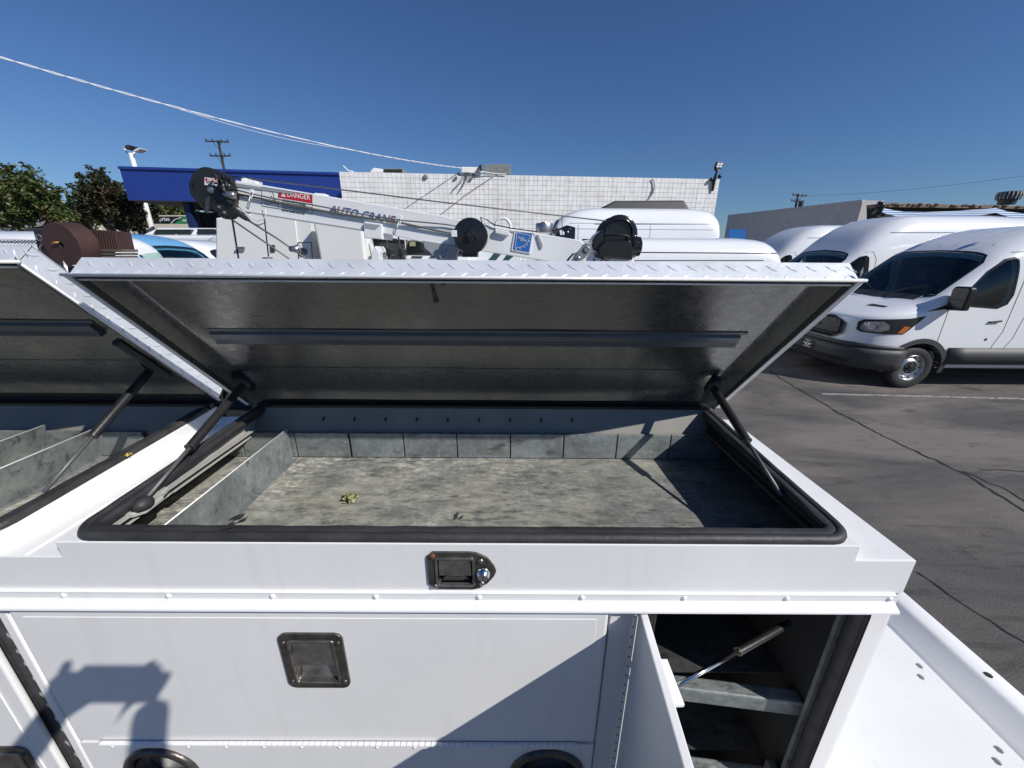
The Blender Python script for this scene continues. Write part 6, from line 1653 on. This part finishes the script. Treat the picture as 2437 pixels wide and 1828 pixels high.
# ------------------------------------------------------------------ trees
def tree(label, px_, ytop, Y, spread, mat, seed, lumps, n=5200, leaf=.13, group='trees at the left of the lot'):
    rnd = random.Random(seed); base = at(px_, 560, Y=Y)
    o = thing('street_tree', label, 'tree', (base.x, Y, 0), group)
    zt = at(px_, ytop, Y=Y).z; zc0 = zt*.42
    g = G(); tr = Vector((base.x, Y, 0))
    g.tube([tr, tr+Vector((.1, 0, zc0*.6)), tr+Vector((0, 0, zc0*1.3)), tr+Vector((.05, 0, zt*.8))], [.20, .16, .11, .04], 9)
    tk = g.out('trunk', MAT['bark'], o, smooth=True)
    L = []
    for (lx, ly, lr) in lumps:       # crown masses: pixel centre and pixel radius
        for dy in (-.5, .45):
            c = at(lx + rnd.uniform(-4, 4), ly + rnd.uniform(-4, 4), Y=Y+dy*spread); L.append((c, lr/FPX*Y*1.02))
    for k in range(9):
        c, r = rnd.choice(L); a = tr+Vector((0, 0, zc0*rnd.uniform(.7, 1.2)))
        g = G(); g.tube([a, a.lerp(c, .5)+Vector((0, 0, -.2)), c], [.07, .045, .015], 6); g.out('limb', MAT['bark'], o, smooth=True)
    v = []; f = []
    tot = sum(r**2 for c, r in L)
    for c, r in L:
        cnt = int(n*r*r/tot); sub = [(Vector((rnd.gauss(0, 1), rnd.gauss(0, 1), rnd.gauss(0, 1))).normalized()*r*rnd.uniform(.35, 1.18), r*rnd.uniform(.14, .40)) for _ in range(16)]
        for _ in range(cnt):
            so_, sr = rnd.choice(sub)
            d = Vector((rnd.gauss(0, 1), rnd.gauss(0, 1), rnd.gauss(0, 1))).normalized()*sr*rnd.uniform(.5, 1.12)
            p = c + so_ + d
            u = Vector((rnd.uniform(-1, 1), rnd.uniform(-1, 1), rnd.uniform(-.9, .5))).normalized(); w = u.cross(Vector((rnd.uniform(-1, 1), rnd.uniform(-1, 1), 1))).normalized()
            s = leaf*rnd.uniform(.6, 1.3); k = len(v)
            v += [p-u*s, p+w*s*.45, p+u*s, p-w*s*.45]; f.append((k, k+1, k+2, k+3))
    mk('crown', v, f, mat, o)
    return o
tree('bushy olive green tree at the far left frame edge', 55, 385, 21, 2.0, MAT['fol_green'], 1,
     [(12, 440, 46), (55, 450, 42), (95, 468, 36), (125, 492, 34), (40, 490, 48), (-30, 455, 52), (90, 508, 30), (18, 405, 14), (145, 510, 22), (-10, 500, 40)], 15000, .10)
tree('dark bronze leaved tree rising to the left of the blue fascia', 300, 396, 23, 2.0, MAT['fol_dark'], 2,
     [(240, 428, 18), (225, 455, 34), (260, 450, 24), (205, 472, 24), (245, 485, 38), (285, 492, 32), (310, 507, 24), (215, 503, 24), (243, 412, 9), (285, 470, 26)], 15000, .10)
tree('smaller green tree between the two large left trees', 175, 470, 30, 2.0, MAT['fol_green'], 3,
     [(165, 500, 28), (190, 515, 24), (150, 525, 28), (205, 530, 20)], 4500, .16)
tree('green tree seen in the gap below the blue fascia', 420, 480, 46, 3.0, MAT['fol_green'], 4,
     [(395, 500, 26), (425, 503, 22), (360, 505, 24), (330, 500, 22), (450, 506, 20)], 5200, .22)
tree('dark tree just behind the lamp post under the fascia', 345, 480, 30, 2.0, MAT['fol_dark'], 5,
     [(335, 500, 24), (310, 505, 24), (360, 498, 18), (300, 525, 22), (330, 530, 16)], 4500, .15)
hedge = G(); rnd = random.Random(8)
far = thing('far_trees', 'x', 'tree', (0, 90, 0)) if False else None

# ------------------------------------------------------------------ grey building and tarp at the right
gw = thing('warehouse', 'grey stucco building with long receding parapet behind the right row of vans', 'building', (14, 30, 0))
zz = at(2054, 477, Y=24).z
c1 = at(2054, 477, Y=24); c0 = None
# left far end so that the level parapet meets the photo's line
d = M3 @ Vector(((1733 - PW/2)/FPX, -(513 - PH/2)/FPX, -1.0)); k_ = (zz-H)/d.z; c0 = Vector((0, 0, H)) + d*k_
c2 = Vector((c1.x+1.3, 24.05, zz))
g = G(); back = Vector((8, 20, 0))
g.add([(c0.x, c0.y, 0), (c1.x, c1.y, 0), (c2.x, c2.y, 0), (c2.x+10, c2.y+18, 0), (c0.x+8, c0.y+6, 0), (c0.x, c0.y, zz), (c1.x, c1.y, zz), (c2.x, c2.y, zz), (c2.x+10, c2.y+18, zz), (c0.x+8, c0.y+6, zz)],
      [(0, 1, 6, 5), (1, 2, 7, 6), (2, 3, 8, 7), (3, 4, 9, 8), (4, 0, 5, 9), (5, 6, 7, 8, 9)])
g.out('stucco_wall', MAT['stucco'], gw)
dv = (c1-c0); L_ = dv.length; dn = dv.normalized(); nn_ = Vector((dn.y, -dn.x, 0))
if nn_.dot(-c1) < 0: nn_ = -nn_
g = G()
A_ = c0 + nn_*.05; B_ = c1 + nn_*.05
g.hexa([A_+Vector((0, 0, -.12)), B_+Vector((0, 0, -.12)), B_-nn_*.2+Vector((0, 0, -.12)), A_-nn_*.2+Vector((0, 0, -.12)), A_+Vector((0, 0, .04)), B_+Vector((0, 0, .04)), B_-nn_*.2+Vector((0, 0, .04)), A_-nn_*.2+Vector((0, 0, .04))]); g.out('parapet_cap', MAT['stucco'], gw)
for k in range(1, 9):
    q = c0.lerp(c1, k/9) + nn_*.012; g = G(); g.hexa([q-dn*.03+Vector((0, 0, -3)), q+dn*.03+Vector((0, 0, -3)), q+dn*.03-nn_*.02+Vector((0, 0, -3)), q-dn*.03-nn_*.02+Vector((0, 0, -3)), q-dn*.03+Vector((0, 0, -.14)), q+dn*.03+Vector((0, 0, -.14)), q+dn*.03-nn_*.02+Vector((0, 0, -.14)), q-dn*.03-nn_*.02+Vector((0, 0, -.14))]); g.out('pilaster', MAT['stucco'], gw)
cv = thing('carport', 'dark carport roof behind a sagging blue and white striped tarp at the right', 'carport', (at(2250, 520, Y=20).x, 20, 0))
px_prism([(2088, 487), (2400, 496), (2600, 499), (2600, 560), (2088, 545)], 20.4, 21, 'carport_roof', MAT['dark'], cv, bev=0)
px_prism([(2096, 484), (2120, 482.5), (2180, 484.5), (2300, 488), (2437, 491), (2600, 493), (2600, 500), (2096, 493)], 20.2, 21, 'rubble_roof', MAT['rock'], cv, bev=.02)
rnd = random.Random(31); g = G()
for k in range(130):
    x = 2098 + k*3.8; q = at(x, 484.5 + (x-2098)*.021 + rnd.uniform(-1, 3), Y=20.15); g.ball((q.x, q.y + rnd.random()*.3, q.z), .05+rnd.random()*.05, (1.3, 1, .7), 6, 4)
stuff(g.out('rubble', MAT['rock'], cv))
g = G(); v = []; top = [(2084, 489), (2110, 497), (2150, 504), (2200, 505), (2260, 503), (2320, 499), (2370, 495), (2400, 504), (2437, 508), (2600, 511)]
n = len(top)
for i, (x, y) in enumerate(top): v += [at(x, y, Y=19.9+.05*(i % 2)), at(x, y+12+(3 if 1 < i < 6 else 0), Y=19.75+.08*(i % 3))]
mk('tarp', v, [(2*i, 2*i+1, 2*i+3, 2*i+2) for i in range(n-1)], MAT['tarp'], cv, smooth=True)
g = G(); g.tube([at(2092, 480, Y=19.8), at(2096, 496, Y=19.8), at(2090, 512, Y=19.8)], [.06, .13, .08], 8); g.ball(at(2097, 489, Y=19.7), .16); g.out('tarp_bundle', MAT['black'], cv, smooth=True)
g = G(); g.tube([at(2097, 492, Y=19.7), at(2085, 500, Y=19.7), at(2076, 509, Y=19.7)], .03, 5); g.out('tie_rope', MAT['cable'], cv)
vt = thing('turbine_vent', 'dark round turbine vent on the roof at the upper right', 'roof vent', tuple(at(2393, 490, Y=22)))
c = at(2394, 487, Y=22); g = G(); r_ = 19/FPX*21
g.lathe(c, (0, 0, 1), [(r_*.75, 0), (r_*.8, .2), (r_*1.0, .24), (r_*1.06, .42), (r_*.98, .60), (0, .63)], 20); g.out('vent_body', MAT['clad'], vt, auto=40)
for k in range(20):
    t = 2*math.pi*k/20; g = G(); e_ = Vector((math.cos(t), math.sin(t), 0)); g.tube([c+e_*r_*1.0+Vector((0, 0, .24)), c+e_*r_*1.10+Vector((0, 0, .42)), c+e_*r_*1.0+Vector((0, 0, .58))], .018, 4); g.out('vane', MAT['stucco'], vt)
fen = tag(px_prism([(1735, 546), (1757, 545), (1775, 546), (1775, 620), (1735, 620)], 26, 26.1, 'blue_tarp_fence', MAT['dblue'], None, bev=0), 'small patch of blue screen fence left of the farthest tall van', 'fence')
# distant low roofs close the horizon in the gap beyond the vans
for x, w, hgt, lb, m_ in ((30, 26, 4.2, 'far low cream building in the gap beside the block building', 'cream'), (62, 30, 3.6, 'far low grey building beyond the warehouse at right', 'stucco'), (-70, 40, 4.0, 'far low grey building beyond the left trees', 'stucco')):
    o = thing('distant_building', lb, 'building', (x, 120, 0))
    g = G(); g.box(x-w/2, x+w/2, 120, 132, 0, hgt); g.out('wall', MAT[m_], o)
    g = G(); g.box(x-w/2-.15, x+w/2+.15, 119.85, 132.15, hgt, hgt+.3); g.out('parapet', MAT['cream'], o)

# ------------------------------------------------------------------ the photographer, just behind the lens
CM = cam.matrix_world
ph = G(); ph.box(-.016, .136, -.064, .012, .003, .011)
pv = [tuple(CM @ Vector(q)) for q in ph.v]
phone = mk('phone', pv, ph.f, MAT['black'], None, bev=.003, base=CM @ Vector((.06, -.03, .007)))
tag(phone, 'black phone held sideways by the photographer at the viewpoint', 'phone')
person = thing('person', 'person in navy shirt and dark trousers holding a phone overhead with both hands', 'person', (-.02, -.52, 0))
def skin_mesh(name, pts, edges, rad, m, root=0, sub=2):
    me = bpy.data.meshes.new(name); o0 = org(person)
    me.from_pydata([tuple(Vector(p) - o0) for p in pts], edges, []); me.update()
    o = bpy.data.objects.new(name, me); COL.objects.link(o); o.parent = person; ORG[o.name] = o0
    md = o.modifiers.new('skin', 'SKIN'); md.use_smooth_shade = True
    for i, r in enumerate(rad):
        me.skin_vertices[0].data[i].radius = (r, r) if not isinstance(r, tuple) else r
        me.skin_vertices[0].data[i].use_root = (i == root)
    s_ = o.modifiers.new('sub', 'SUBSURF'); s_.levels = sub; s_.render_levels = sub
    me.materials.append(m); return o
px0, py0 = -.02, -.52
LH = CM @ Vector((-.030, -.040, .030)); RH = CM @ Vector((.150, -.040, .030))
J = [(px0, py0, .98), (px0, py0, 1.15), (px0, py0+.02, 1.38), (px0, py0+.03, 1.50), (px0, py0+.05, 1.57), (px0, py0+.06, 1.66), (px0, py0+.05, 1.74),
     (px0-.19, py0+.04, 1.48), tuple(Vector((-.30, -.30, 1.74))), tuple(LH + Vector((-.035, -.06, -.06))), tuple(LH),
     (px0+.19, py0+.04, 1.48), tuple(Vector((.33, -.30, 1.72))), tuple(RH + Vector((.035, -.06, -.06))), tuple(RH),
     (px0-.10, py0, .92), (px0-.11, py0+.03, .50), (px0-.12, py0-.01, .09), (px0-.13, py0+.13, .04),
     (px0+.10, py0, .92), (px0+.11, py0+.03, .50), (px0+.12, py0-.01, .09), (px0+.13, py0+.13, .04)]
E = [(0, 1), (1, 2), (2, 3), (3, 4), (4, 5), (5, 6), (3, 7), (7, 8), (8, 9), (9, 10), (3, 11), (11, 12), (12, 13), (13, 14), (0, 15), (15, 16), (16, 17), (17, 18), (0, 19), (19, 20), (20, 21), (21, 22)]
Rr = [.15, .14, .15, .11, .055, .085, .085, .065, .045, .032, .028, .065, .045, .032, .028, .085, .062, .042, .038, .085, .062, .042, .038]
skin_mesh('body', J, E, Rr, MAT['shirt'])
def hand(c, s, curl):
    c = Vector(c); Xc = (CM.to_3x3() @ Vector((s, 0, 0))).normalized(); Uc = (CM.to_3x3() @ Vector((0, 1, 0))).normalized(); Bc = (CM.to_3x3() @ Vector((0, 0, 1))).normalized()
    pts = [c, c + Uc*.035 - Xc*.004]; ed = [(0, 1)]; rd = [.034, .028]
    for k, (ln, off_) in enumerate(((.052, -.004), (.058, .010), (.055, .024), (.044, .038))):
        b = len(pts); st0 = c + Uc*(.012+off_)
        pts += [st0, st0 - Xc*.030 + Bc*.004, st0 - Xc*(ln*.8) - Bc*.016]; ed += [(1, b), (b, b+1), (b+1, b+2)]; rd += [.010, .0085, .0075]
    b = len(pts); pts += [c + Uc*.05 + Xc*.004, c + Uc*.078 - Xc*.012]; ed += [(1, b), (b, b+1)]; rd += [.011, .008]
    b = len(pts); pts += [c - Xc*.018 + Uc*.01 + Bc*.012, c - Xc*.040 + Uc*.022 + Bc*.006]; ed += [(0, b), (b, b+1)]; rd += [.011, .009]
    return skin_mesh('hand', pts, ed, rd, MAT['skin'], 0, 1)
hand(LH, -1, 1); hand(RH, 1, 1)
g = G(); g.ball((px0, py0+.055, 1.725), .088, (.92, 1.08, 1.1), 16, 10); g.out('hair', MAT['black'], person, smooth=True)
